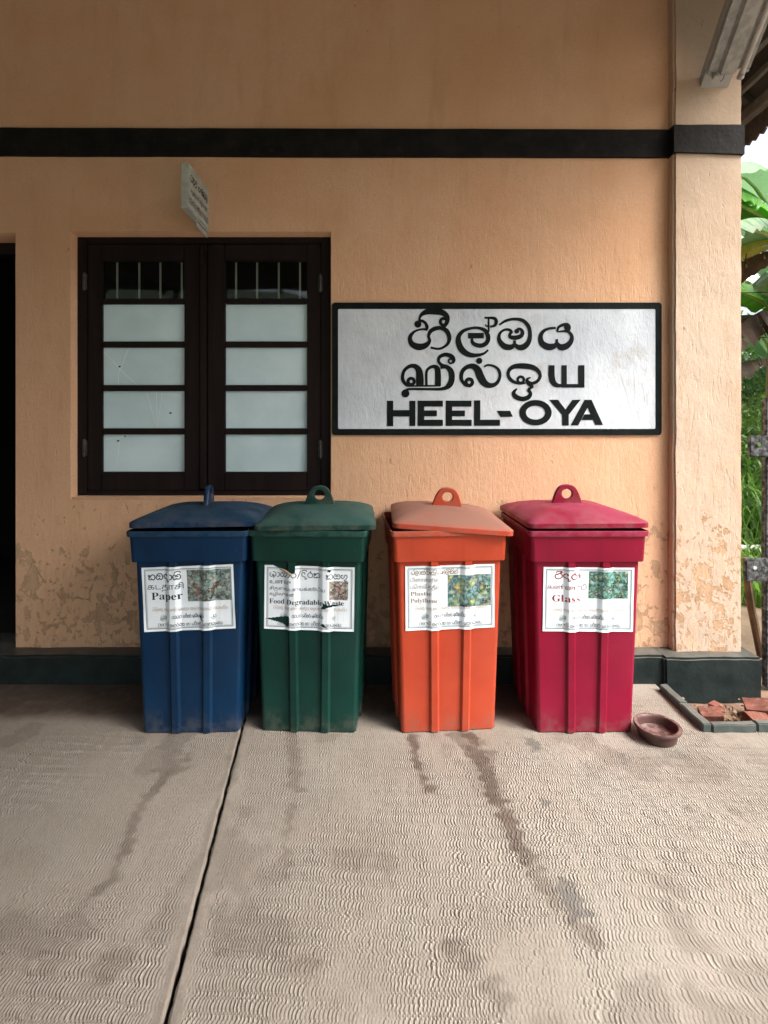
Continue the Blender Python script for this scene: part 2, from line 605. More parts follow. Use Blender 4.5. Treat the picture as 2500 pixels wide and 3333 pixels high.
def mat_bowl():
    t = NT('reddish_brown_glazed_clay')
    c = t.mix(t.ramp(t.noise(18, 6, .7), .3, .7), (.045, .021, .018), (.085, .040, .034))
    nz = t.sep(t.n('ShaderNodeNewGeometry').outputs['Normal'])[2]
    c = t.mix(t.math('MULTIPLY', t.ramp(nz, .7, 1.0), t.ramp(t.noise(40, 5, .7), .42, .6)), c, (.17, .10, .095))
    return t.done(t.pbsdf(c, .48, t.bump(t.noise(30, 5), .4, .004), .4))


M['bowl'] = mat_bowl()
M['lamp_metal'] = plain('dirty_white_lamp_enamel', (.30, .30, .28), .5, .2, 25, .2, 60)
M['lamp_tube'] = plain('unlit_tube_glass', (.42, .41, .38), .25, .08, 20, 0, 40, .6)
M['strut'] = plain('grey_white_strut_paint', (.36, .37, .35), .6, .12, 12, .3, 60)
M['socket'] = plain('grey_socket_plastic', (.36, .34, .30), .5, .3, 50, .2, 80)
M['timber'] = plain('old_grey_timber', (.045, .041, .038), .85, .35, 16, .5, 60)
M['timber_light'] = plain('painted_grey_batten', (.11, .112, .11), .7, .2, 14, .3, 60)
M['sheet'] = plain('dark_roof_underside', (.035, .030, .026), .9, .3, 5, .3, 30)
M['tiles'] = plain('weathered_clay_roof', (.16, .085, .06), .9, .3, 8, .6, 30)
M['toilet_board'] = plain('pale_grey_green_board', (.36, .38, .335), .6, .14, 18, .3, 70)


def mat_concrete_post():
    t = NT('lichen_black_concrete')
    n1 = t.noise(34, 6, .72)
    c = t.mix(t.ramp(n1, .38, .72), (.020, .021, .022), (.17, .175, .18))
    return t.done(t.pbsdf(c, .9, t.bump(t.noise(40, 6, .7), .8, .006), .2))


M['post'] = mat_concrete_post()
M['stick'] = plain('brown_stick', (.13, .075, .045), .8, .3, 12, .5, 60)
M['pipe'] = plain('white_pipe', (.6, .62, .6), .45, .1)
M['rock'] = plain('pale_limewashed_stone', (.48, .50, .52), .9, .3, 6, .8, 24)
M['straw'] = plain('dry_straw', (.20, .135, .08), .9, .45, 20)


def mat_leaf(name, a, b, scale=3, trans=.35, rough=.38):
    t = NT(name)
    oi = t.n('ShaderNodeObjectInfo').outputs['Random']
    c = t.mix(t.ramp(t.noise(scale, 4), .3, .7), a, b)
    veins = t.noise(40, 3, .6, t.mapped((1, 1, 1)))
    c = t.mix(t.ramp(veins, .4, .7, 0, .3), c, tuple(x * .6 for x in a))
    p = t.pbsdf(c, rough, t.bump(veins, .2, .004), .5)
    tl = t.n('ShaderNodeBsdfTranslucent')
    t.t.links.new(t.mix(.5, c, tuple(min(1, x * 1.8) for x in b)), tl.inputs[0])
    mx = t.n('ShaderNodeMixShader')
    mx.inputs[0].default_value = trans
    t.t.links.new(p, mx.inputs[1])
    t.t.links.new(tl.outputs[0], mx.inputs[2])
    return t.done(mx.outputs[0])


M['banana'] = mat_leaf('banana_leaf_green', (.05, .20, .02), (.14, .38, .04), 2, .45, .3)
M['banana_pale'] = mat_leaf('banana_leaf_sky_pale', (.12, .26, .12), (.22, .38, .18), 2, .3, .22)  # paler leaf with the sky's reflection put into its colour
M['banana_dry'] = mat_leaf('banana_leaf_dead', (.045, .028, .022), (.11, .07, .05), 6, .1, .8)
M['banana_yellow'] = mat_leaf('banana_leaf_yellowing', (.34, .26, .03), (.42, .36, .06), 6, .3, .5)
M['midrib'] = plain('banana_midrib', (.34, .42, .18), .45, .15)
M['trunk_banana'] = plain('banana_stem', (.20, .19, .09), .6, .35, 8, .4, 30)
M['bush'] = mat_leaf('bush_leaf', (.025, .085, .018), (.07, .17, .035), 4, .3, .4)
M['bush_light'] = mat_leaf('bush_leaf_light', (.07, .17, .03), (.15, .27, .05), 4, .4, .4)
M['grass'] = mat_leaf('grass_blade', (.05, .15, .02), (.15, .28, .05), 3, .4, .45)
M['bark'] = plain('shrub_bark', (.09, .07, .05), .9, .3, 12, .6)
M['hill'] = plain('wooded_hill', (.035, .055, .03), .95, .5, .05, .6, .6)
M['wire'] = plain('black_wire', (.02, .02, .02), .5, .1)

# ------------------------------------------------------------------ station building
WY = 2.98          # face of the wall
PY = 2.922         # face of the corner pillar
PLY = 2.867        # face of the plinth along the wall
PPLY = 2.838       # face of the plinth round the pillar
PZ = .158
XR = (2417 - 1250) * PY / F        # outer corner of the building
XP = (2194 - 1250) * PY / F        # inner edge of the pillar
BACK = 7.5
ZT = 4.75
building = empty('station_building', (0, WY, 0))
tag(building, 'peach plastered station building with dark stripe, dark plinth and peeling corner pillar', 'building')
BO = Vector((0, WY, 0))

# openings
wx0, wx1 = P(229, 0, WY).x, P(1078, 0, WY).x
wz1, wz0 = P(0, 754, WY).z, P(0, 1625, WY).z
dx1 = P(51, 0, WY).x
dz1 = P(0, 757, WY).z
dx0 = dx1 - 1.05
XL = -6.0


def wall_grid(m, x0, x1, z0, z1, holes, y, cell=.06):
    """front skin of the wall: a slightly lumpy grid with the openings left out"""
    from mathutils import noise
    def cuts(a, b, extra):
        s = sorted(set([a, b] + [e for e in extra if a < e < b]))
        r = []
        for p, q in zip(s, s[1:]):
            n = max(1, int(round((q - p) / cell)))
            r += [p + (q - p) * i / n for i in range(n)]
        return r + [b]
    xs = cuts(x0, x1, [h[0] for h in holes] + [h[1] for h in holes])
    zs = cuts(z0, z1, [h[2] for h in holes] + [h[3] for h in holes])
    idx = {}
    vs, fs = [], []
    for j, z in enumerate(zs):
        for i, x in enumerate(xs):
            idx[i, j] = len(vs)
            d = noise.noise(Vector((x * 1.3, z * 1.3, 2.2))) * .0045 + noise.noise(Vector((x * 6, z * 4, 5))) * .0018
            if x in (x0, x1):
                d = 0
            vs.append((x, y + d, z))
    for j in range(len(zs) - 1):
        for i in range(len(xs) - 1):
            cx, cz = (xs[i] + xs[i + 1]) / 2, (zs[j] + zs[j + 1]) / 2
            if any(h[0] < cx < h[1] and h[2] < cz < h[3] for h in holes):
                continue
            fs.append((idx[i, j], idx[i + 1, j], idx[i + 1, j + 1], idx[i, j + 1]))
    m.add(vs, fs)


holes = [(wx0, wx1, wz0, wz1), (dx0, dx1, .0, dz1)]
m = MB()
wall_grid(m, XL, XR - .02, 0, ZT, holes, 0)
TH = .26
for (hx0, hx1, hz0, hz1) in holes:     # reveals, slightly splayed
    s = .016
    vs = [(hx0, 0, hz0), (hx1, 0, hz0), (hx1, 0, hz1), (hx0, 0, hz1), (hx0 + s, .035, hz0 + s), (hx1 - s * .4, .035, hz0 + s), (hx1 - s * .4, .035, hz1 - s), (hx0 + s, .035, hz1 - s),
          (hx0 + s, TH, hz0 + s), (hx1 - s * .4, TH, hz0 + s), (hx1 - s * .4, TH, hz1 - s), (hx0 + s, TH, hz1 - s)]
    fs = []
    for b in (0, 4):
        for i in range(4):
            j = (i + 1) % 4
            fs.append((b + i, b + j, b + 4 + j, b + 4 + i))
    m.add(vs, fs)
me_wall = m.build('wall', M['plaster'], building, 40)
# rest of the shell
m = MB()
m.box(XR - .26, XR - .012, .02, BACK - WY, 0, ZT - .6)
m.box(XL, XR - .02, BACK - WY, BACK - WY + .2, 0, ZT - .6)
m.box(XL - .2, XL - .004, 0, BACK - WY, 0, ZT - .6)
m.build('outer_wall', M['plaster'], building)
m = MB()
m.box(XL + .01, XR - .3, TH + .004, TH + .03, 2.75, ZT - .7)
m.build('inner_lintel_wall', M['black'], building)
m = MB()
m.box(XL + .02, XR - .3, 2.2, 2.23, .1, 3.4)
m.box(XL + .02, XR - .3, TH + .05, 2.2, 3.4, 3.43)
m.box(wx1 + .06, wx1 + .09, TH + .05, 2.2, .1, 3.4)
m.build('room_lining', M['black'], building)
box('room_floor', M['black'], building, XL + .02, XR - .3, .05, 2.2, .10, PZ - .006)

# corner pillar (a shallow pilaster)
rough_box('pillar', M['pillar'], building, XP, XR, PY - WY, .2, PZ - .03, ZT - .3, .06, .0035, .012, 3)
# dark stripe painted on a slight raised course, over wall and pillar
sz0, sz1 = P(0, 515, WY).z, P(0, 424, WY).z


def uneven_strip(name, mat, parent, x0, x1, zf0, zf1, y, th, n=60, seed=1):
    from mathutils import noise
    m = MB()
    top, bot = [], []
    r0, r1 = [], []
    rings = []
    for i in range(n + 1):
        x = x0 + (x1 - x0) * i / n
        a = zf0(x) + noise.noise(Vector((x * 9, seed, 0))) * .0022
        b = zf1(x) + noise.noise(Vector((x * 9, seed + 4, 0))) * .0022
        rings.append([(x, y, a), (x, y - th, a + .004), (x, y - th, b - .004), (x, y, b)])
    m.rings(rings, True, True, True)
    return m.build(name, mat, parent, 40)


lz = lambda x: (x + 2.2) / 4.2
uneven_strip('stripe', M['stripe'], building, XL, XP + .01, lambda x: sz0 + .010 * (1 - lz(x)) - .004, lambda x: sz1 + .012 * (1 - lz(x)), .008, .022)
pz0, pz1 = P(0, 500, PY).z, P(0, 407, PY).z
uneven_strip('stripe', M['stripe'], building, XP - .006, XR + .004, lambda x: pz0 - .012 * (x - XP) / (XR - XP), lambda x: pz1, .02, .02 - (PY - WY) + .012, 14, 3)
# plinth
rough_box('plinth', M['plinth'], building, XL, XP + .02, PLY - WY, .15, -.06, PZ, .09, .004, .012, 1)
pz_plinth = rough_box('plinth', M['plinth'], building, P(2165, 0, PPLY).x, P(2484, 0, PPLY).x, PPLY - WY, .6, -.10, PZ, .05, .004, .012, 8)
pz_plinth['label'] = 'wider chipped plinth block under the corner pillar'
# chipped patch showing brown render at the foot of the pillar plinth
rough_box('worn_foot', M['soil'], building, P(2245, 0, PPLY).x, P(2480, 0, PPLY).x, PPLY - WY - .006, -.02, -.10, P(0, 2292, PPLY).z, .04, .006, .008, 4)

# ---- window: frame, two casements, panes
window = empty('window', (0, 0, 0))
window.parent = building
FY = .042          # face of the frame behind the wall face
k = (WY + FY) / F


def wx(zx):
    return (200 + zx / 1.8033 - 1250) * k


def wz(zy):
    return CAM_H - (720 + zy / 1.8033 - 1395) * k


ox0, ox1, oz0, oz1 = wx0 + .012, wx1 - .002, wz0 + .012, wz1 - .008
m = MB()
fw = .038
m.box(ox0, wx(148), FY, FY + .07, oz0, oz1)
m.box(wx(1524), ox1, FY, FY + .07, oz0, oz1)
m.box(wx(148) + .0005, wx(1524) - .0005, FY, FY + .07, wz(130), oz1)
m.box(wx(148) + .0005, wx(1524) - .0005, FY, FY + .07, oz0, wz(1585))
m.build('frame', M['wood'], window, 35, .004)
ROWS = [(228, 450), (482, 703), (738, 960), (995, 1215), (1252, 1472)]
sashes = [(151, 812, 232, 718), (856, 1521, 957, 1440)]
for si, (a, b, pa, pb) in enumerate(sashes):
    y0, y1 = FY + .006, FY + .048
    m = MB()
    za, zb = wz(1583), wz(133)
    m.box(wx(a), wx(pa), y0, y1, za, zb)
    m.box(wx(pb), wx(b), y0, y1, za, zb)
    m.box(wx(pa) + .0004, wx(pb) - .0004, y0, y1, wz(ROWS[0][0]), zb)
    m.box(wx(pa) + .0004, wx(pb) - .0004, y0, y1, za, wz(ROWS[-1][1]))
    m.build('casement', M['wood'], window, 35, .004)
    for r in range(4):
        box('glazing_bar', M['wood'], window, wx(pa) + .0006, wx(pb) - .0006, y0 + .006, y1 - .004, wz(ROWS[r + 1][0]), wz(ROWS[r][1]), .004)
    for r, (ra, rb) in enumerate(ROWS):
        rg = .0
        pm = MB()
        pm.box(wx(pa) - .006, wx(pb) + .006, y0 + .024, y0 + .028, wz(rb) - .006, wz(ra) + .006)
        pn = pm.build('pane', M['glass'] if r == 0 else M['frost'], window)
        if r == 0:
            pn['label'] = 'clear top pane with white bars behind it'
        pn.rotation_euler = (0, 0, 0)
    # putty-soft inner corners
bars = [295, 427, 553, 682, 1007, 1133, 1263, 1390]
for bx in bars:
    box('window_bar', M['bar'], window, wx(bx) - .0052, wx(bx) + .0052, FY + .060, FY + .068, oz0 + .02, wz(150), .002)
box('meeting_bead', M['wood'], window, wx(816), wx(852), FY - .010, FY + .012, wz(1570), wz(140), .004)
box('latch', M['wood'], window, wx(820), wx(846), FY - .020, FY - .0105, wz(262), wz(150), .003)
# hinges
for hx, hy in ((137, 355), (137, 1330), (1520, 365), (1520, 1338)):
    hm = MB()
    hm.tube([(wx(hx), FY - .006, wz(hy + 52)), (wx(hx), FY - .006, wz(hy - 52))], .0065, 8)
    hm.box(wx(hx) - .012, wx(hx) + .012, FY - .003, FY + .004, wz(hy + 45), wz(hy - 45))
    hm.build('hinge', M['iron'], window, 35)


def crack(pts, w=.0012):
    m = MB()
    y = FY + .0285
    for (a, b) in zip(pts, pts[1:]):
        A = Vector((wx(a[0]), y, wz(a[1])))
        B = Vector((wx(b[0]), y, wz(b[1])))
        d = (B - A).normalized()
        n = Vector((-d.z, 0, d.x)) * w
        m.add([A - n, B - n, B + n, A + n], [(0, 1, 2, 3)])
    return m.build('crack', M['crack'], window, 0)


crack([(236, 765), (290, 820), (330, 865), (385, 920), (435, 958)])
crack([(380, 742), (350, 820), (330, 862), (318, 905), (322, 957)])
crack([(488, 1005), (515, 1100), (548, 1212)])
crack([(545, 1000), (547, 1100), (550, 1212)])
crack([(578, 1000), (566, 1110), (550, 1212)])
crack([(240, 1282), (320, 1268), (385, 1256)])
crack([(325, 1295), (318, 1380), (302, 1465)])
for cx, cy in ((327, 850), (318, 1290), (360, 1262), (628, 1125)):
    m = MB()
    q = [(wx(cx + dx), FY + .0290, wz(cy + dy)) for dx, dy in ((-11, 2), (-3, -5), (10, -4), (5, 1), (2, 7), (-5, 3))]
    m.add(q, [(0, 1, 2, 3, 4, 5)])
    m.build('glass_chip', M['black'], window, 0)
m = MB()
m.box(wx0 + .002, wx1 - .004, .002, FY - .001, wz0 + .002, wz0 + .0115)
m.build('sill', M['plaster'], window, 35, .003)

# ---- doorway at the left edge
door = empty('doorway', (0, 0, 0))
door.parent = building
m = MB()
m.box(dx1 - .065, dx1 - .008, .11, .20, PZ - .02, dz1 - .018)
m.box(dx0 + .02, dx0 + .08, .11, .20, PZ - .02, dz1 - .018)
m.box(dx0 + .08, dx1 - .065, .112, .198, dz1 - .085, dz1 - .018)
m.build('frame', M['wood'], door, 35, .004)
dl = MB()
dl.box(0, .9, 0, .04, 0, 2.25)
leaf = dl.build('door_leaf', M['wood'], door, 35, .004)
leaf.location = (dx1 - .09, .21, PZ + .005)
leaf.rotation_euler = (0, 0, R(97))
leaf['label'] = 'dark door leaf standing open into the room'
kn = MB()
kn.tube([(0.82, -.05, 1.0), (0.82, 0, 1.0)], .02, 10)
hd = kn.build('handle', M['iron'], door)
hd.location = leaf.location
hd.rotation_euler = leaf.rotation_euler
rough_box('threshold', M['plinth'], door, dx0 - .05, dx1 + .01, PLY - WY + .002, .22, .04, PZ - .001, .09, .003, .006, 2)

# ---- roof: side eave right of the corner and the platform canopy
EX = 2.60
eave = empty('side_eave', (EX, 2.92, 3.48))
tag(eave, 'dark timber eave with hanging valance boards beyond the corner pillar', 'eave')


def eb(name, mat, x0, x1, y0, y1, z0, z1, bevel=.003):
    return box(name, mat, eave, x0 - EX, x1 - EX, y0 - 2.92, y1 - 2.92, z0 - 3.48, z1 - 3.48, bevel)


eb('fascia_beam', M['timber_light'], EX - .03, EX + .03, 2.99, BACK + .3, 3.625, 3.70)
y = 3.0
i = 0
while y < 5.2:
    w = random.uniform(.060, .072)
    bm_ = MB()
    b0 = 3.485 + random.uniform(-.012, .012)
    bm_.add([(-.009, y - 2.92, b0 + .02 - 3.48), (-.009, y + w * .5 - 2.92, b0 - .004 - 3.48), (-.009, y + w - .003 - 2.92, b0 + .018 - 3.48), (-.009, y + w - .003 - 2.92, 3.66 - 3.48), (-.009, y - 2.92, 3.66 - 3.48),
             (.009, y - 2.92, b0 + .02 - 3.48), (.009, y + w * .5 - 2.92, b0 - .004 - 3.48), (.009, y + w - .003 - 2.92, b0 + .018 - 3.48), (.009, y + w - .003 - 2.92, 3.66 - 3.48), (.009, y - 2.92, 3.66 - 3.48)],
            [(4, 3, 2, 1, 0), (5, 6, 7, 8, 9)] + [(a, (a + 1) % 5, (a + 1) % 5 + 5, a + 5) for a in range(5)])
    o = bm_.build('valance_board', M['timber'], eave, 35)
    o.location = (.042 + (.006 if i % 2 else 0), 0, 0)
    y += w
    i += 1
# sloping underside and rafters
sl = MB()
A0, A1 = (EX + .05, 3.74), (XR - .30, 3.74 + (EX + .05 - XR + .30) * .85)
sl.add([(A0[0] - EX, .05, A0[1] - 3.48), (A0[0] - EX, 5, A0[1] - 3.48), (A1[0] - EX, 5, A1[1] - 3.48), (A1[0] - EX, .05, A1[1] - 3.48),
        (A0[0] - EX, .05, A0[1] - 3.42), (A0[0] - EX, 5, A0[1] - 3.42), (A1[0] - EX, 5, A1[1] - 3.42), (A1[0] - EX, .05, A1[1] - 3.42)],
       [(0, 1, 2, 3), (7, 6, 5, 4), (0, 4, 5, 1), (1, 5, 6, 2), (2, 6, 7, 3), (3, 7, 4, 0)])
sl.build('soffit', M['sheet'], eave)
for j in range(6):
    yy = 3.02 + j * .62
    rf = MB()
    p0 = Vector((A0[0] - EX - .03, yy - 2.92, A0[1] - 3.48 - .05))
    p1 = Vector((A1[0] - EX, yy - 2.92, A1[1] - 3.48 - .05))
    rf.rings([[p0 + Vector((0, 0, 0)), p0 + Vector((0, .05, 0)), p0 + Vector((0, .05, .045)), p0 + Vector((0, 0, .045))],
              [p1 + Vector((0, 0, 0)), p1 + Vector((0, .05, 0)), p1 + Vector((0, .05, .045)), p1 + Vector((0, 0, .045))]], True, True, True)
    rf.build('rafter', M['timber'], eave)
eb('batten', M['timber_light'], 2.33, 2.375, 2.99, BACK, 3.80, 3.86)
eb('batten', M['timber_light'], 2.455, 2.49, 2.99, BACK, 3.735, 3.775)

canopy = empty('platform_canopy', (0, 2.9, 4.4))
tag(canopy, 'dark timber platform canopy roof overhead in front of the wall', 'canopy')
CX0, CX1 = -26.0, 2.75
CYO = -4.6
cz_in, cz_out = 4.10, 4.30  # unseen reach and low height shaped to darken the wall's top and left
m = MB()
zs = lambda yy: cz_in + (2.98 - yy) / (2.98 - CYO) * (cz_out - cz_in)
m.add([(CX0, 2.96 - 2.9, zs(2.96) - 4.4), (CX1, 2.96 - 2.9, zs(2.96) - 4.4), (CX1, CYO - 2.9, zs(CYO) - 4.4), (CX0, CYO - 2.9, zs(CYO) - 4.4),
       (CX0, 2.96 - 2.9, zs(2.96) - 4.34), (CX1, 2.96 - 2.9, zs(2.96) - 4.34), (CX1, CYO - 2.9, zs(CYO) - 4.34), (CX0, CYO - 2.9, zs(CYO) - 4.34)],
      [(0, 1, 2, 3), (7, 6, 5, 4), (0, 4, 5, 1), (1, 5, 6, 2), (2, 6, 7, 3), (3, 7, 4, 0)])
m.build('roof_sheet', M['sheet'], canopy)
for j in range(12):
    xx = 2.66 - j * 1.2
    m = MB()
    p0 = Vector((xx, .05, zs(2.9) - 4.4 - .10))
    p1 = Vector((xx, CYO - 2.85, zs(CYO) - 4.4 - .10))
    m.rings([[p0, p0 + Vector((.05, 0, 0)), p0 + Vector((.05, 0, .097)), p0 + Vector((0, 0, .097))],
             [p1, p1 + Vector((.05, 0, 0)), p1 + Vector((.05, 0, .097)), p1 + Vector((0, 0, .097))]], True, True, True)
    m.build('rafter', M['timber'], canopy)
for xx in (-8.6, -4.2, 2.5):
    m = MB()
    m.tube([(xx, CYO - 2.9 + .25, -4.4), (xx, CYO - 2.9 + .25, zs(CYO) - 4.4 - .01)], .06, 12)
    m.build('column', M['timber_light'], canopy)
# main roof of the building, tiled slope seen only from outside
m = MB()
m.add([(XL - .4, 2.99 - 2.9, .42), (2.66, 2.99 - 2.9, .42), (2.66 - 1.8, 5.4 - 2.9, 1.9), (XL + 1.4, 5.4 - 2.9, 1.9), (XL - .4, BACK - 2.5, .42), (2.66, BACK - 2.5, .42)],
      [(0, 1, 2, 3), (1, 5, 2), (5, 4, 3, 2), (4, 0, 3), (0, 4, 5, 1)])
m.build('tiled_roof', M['tiles'], canopy)

# ------------------------------------------------------------------ floor
rng = np.random.default_rng(5)


def vnoise(x, y, scale, seed, octaves=3):
    out = np.zeros_like(x)
    amp, tot = 1.0, 0.0
    for o in range(octaves):
        g = np.random.default_rng(seed + o * 17).random((256, 256))
        xx = x * scale + 100.3 * (o + 1)
        yy = y * scale + 57.7 * (o + 1)
        xi = np.floor(xx).astype(int)
        yi = np.floor(yy).astype(int)
        fx = xx - xi
        fy = yy - yi
        fx = fx * fx * (3 - 2 * fx)
        fy = fy * fy * (3 - 2 * fy)
        a = g[xi % 256, yi % 256]
        b = g[(xi + 1) % 256, yi % 256]
        c = g[xi % 256, (yi + 1) % 256]
        d = g[(xi + 1) % 256, (yi + 1) % 256]
        out += amp * ((a * (1 - fx) + b * fx) * (1 - fy) + (c * (1 - fx) + d * fx) * fy)
        tot += amp
        amp *= .5
        scale *= 2.03
    return out / tot


def sstep(x, a, b):
    t = np.clip((x - a) / (b - a), 0, 1)
    return t * t * (3 - 2 * t)


def fl(sx, sy):
    Y = F * CAM_H / (sy - 1395.0)
    return ((sx - 1250) * Y / F, Y)


def joint_x(y):
    (xa, ya), (xb, yb) = fl(784, 2381), fl(535, 3333)
    return xa + (xb - xa) * (y - ya) / (yb - ya)


STREAKS = [  # photograph pixels along the run, width in metres, strength
    ([(1530, 2395), (1560, 2460), (1615, 2590), (1665, 2700), (1725, 2800)], .050, .88),
    ([(1690, 2740), (1760, 2860), (1850, 2960), (1925, 3060)], .042, .48),
    ([(1345, 2395), (1355, 2470), (1390, 2570)], .032, .75),
    ([(1490, 2395), (1540, 2420), (1580, 2470)], .075, .55),
    ([(590, 2395), (560, 2430), (560, 2500)], .085, .42),
    ([(560, 2500), (470, 2600), (430, 2680), (400, 2790), (350, 2880), (280, 2930)], .030, .50),
    ([(950, 2395), (960, 2480), (960, 2560)], .050, .40),
    ([(950, 2620), (930, 2740), (920, 2850)], .022, .36),
    ([(1470, 3090), (1530, 3130)], .040, .40), ([(1600, 3200), (1650, 3260)], .040, .36),
    ([(900, 3130), (1000, 3150)], .04, .30), ([(2120, 2850), (2190, 2880)], .05, .28), ([(380, 3120), (330, 3160)], .05, .3),
    ([(1860, 2400), (1960, 2450)], .10, .30), ([(2070, 2480), (2090, 2520)], .05, .25),
]
OIL = [(1740, 2425, .045, .6), (1850, 2915, .05, .62), (1875, 2960, .04, .6), (1770, 2610, .022, .6), (2245, 2635, .018, .6), (2030, 2470, .03, .4), (1725, 2845, .010, .9)]


def floor_fields(X, Y):
    low = vnoise(X, Y, 1.7, 3, 3)
    mid = vnoise(X, Y, 5.0, 9, 3)
    lam = .049
    zz = (Y + .08 * X + .040 * (vnoise(X, Y, 1.6, 21, 2) - .5) + .022 * (vnoise(X, Y, 9, 23, 2) - .5)) / lam
    tri = np.sin(2 * np.pi * zz) + .22 * np.sin(4 * np.pi * zz + 1)
    swing = .0066 * (.35 + 1.3 * vnoise(X, Y, 3.1, 31, 2))
    drift = .20 * (vnoise(X, Y, .9, 41, 2) - .5) + .034 * (vnoise(X, Y, 4.5, 43, 2) - .5) + .013 * (vnoise(X, Y, 18, 45, 2) - .5) + .0025 * (vnoise(X, Y, 70, 47, 1) - .5)
    lean = np.where(X > .2, (X - .2) * .30 * (Y - 1.8), 0)
    ph = (X + swing * tri + drift + lean) / .0098
    k_ = np.floor(ph)
    p = ph - k_
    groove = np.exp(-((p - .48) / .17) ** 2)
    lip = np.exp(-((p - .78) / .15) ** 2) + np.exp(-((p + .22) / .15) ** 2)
    # every tooth of the comb bites differently and loses the ground now and then
    each = .35 + 1.1 * vnoise(k_ * 3.7, Y, 6.0, 49, 2) ** 1.5
    amp = .70 + .6 * sstep(vnoise(X, Y, 2.6, 51, 3), .30, .62)
    amp *= .70 + .55 * vnoise(X, Y, 30, 53, 2)
    amp *= sstep(2.62 - .05 * np.sin(X * 3) - Y + .25 * sstep(X, .9, 1.25), .0, .28)          # trowelled smooth along the wall
    amp *= sstep(np.abs(X - joint_x(Y)), .018, .075) * .9 + .1 * sstep(np.abs(X - joint_x(Y)), .01, .03)
    amp *= 1 - .60 * sstep(vnoise(X, Y, 1.7, 61, 4), .60, .74)         # worn patches
    amp *= 1 - .55 * sstep(X, .35, .95) * sstep(1.75 - Y, 0, .35)      # worn smooth by feet near the right front
    cut = amp * np.clip(each, 0, 1.3)
    h = .0013 * cut * lip - .0024 * cut * groove
    h += .004 * (low - .5) + .0016 * (mid - .5) + .0011 * (vnoise(X, Y, 38, 55, 3) - .5)
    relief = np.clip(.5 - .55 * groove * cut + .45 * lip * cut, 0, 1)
    # spilled liquid runs
    stain_margin = np.zeros_like(X)
    wob = (vnoise(X, Y, 16, 71, 3) - .5) * .05
    brk = vnoise(X, Y, 24, 73, 3)
    for pts, w, s in STREAKS:
        pp = [fl(*p) for p in pts]
        dmin = np.full_like(X, 9.0)
        for (ax, ay), (bx, by) in zip(pp, pp[1:]):
            dx, dy = bx - ax, by - ay
            t = np.clip(((X - ax) * dx + (Y - ay) * dy) / (dx * dx + dy * dy), 0, 1)
            dmin = np.minimum(dmin, np.hypot(X + .9 * swing * tri + .45 * wob - ax - t * dx, Y - ay - t * dy))
        mk = sstep(w * (.25 + 1.0 * brk) - (dmin + wob * .45), -.008, .018)
        stain_margin = np.maximum(stain_margin, mk * s * (.55 + .9 * brk) * (1.5 - 1.0 * relief))
        stain_margin = np.maximum(stain_margin, .35 * s * sstep(w * 1.5 - dmin, 0, .05) * brk)
    stain_margin = np.maximum(stain_margin, .26 * sstep(vnoise(X, Y, 4.3, 81, 4), .62, .70) * (1.5 - relief))
    # near-black tone on the trowelled margin along the wall
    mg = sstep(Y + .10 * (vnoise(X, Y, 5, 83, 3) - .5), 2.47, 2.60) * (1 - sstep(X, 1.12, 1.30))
    stain_margin = np.maximum(stain_margin, .93 * mg * (.75 + .5 * brk))
    stain_margin = np.maximum(stain_margin, .55 * sstep(.035 + .02 * brk - np.abs(X - joint_x(Y)), 0, .03) * brk)
    oil = np.zeros_like(X)
    for sx, sy, r, s in OIL:
        ox, oy = fl(sx, sy)
        oil = np.maximum(oil, s * sstep(r * (.3 + 1.1 * brk) - np.hypot(X + 1.2 * swing * tri - ox, (Y - oy) * .8), -.004, .010) * (1.3 - .6 * relief))
    return h, relief, np.clip(stain_margin, 0, .95), np.clip(oil, 0, 1)


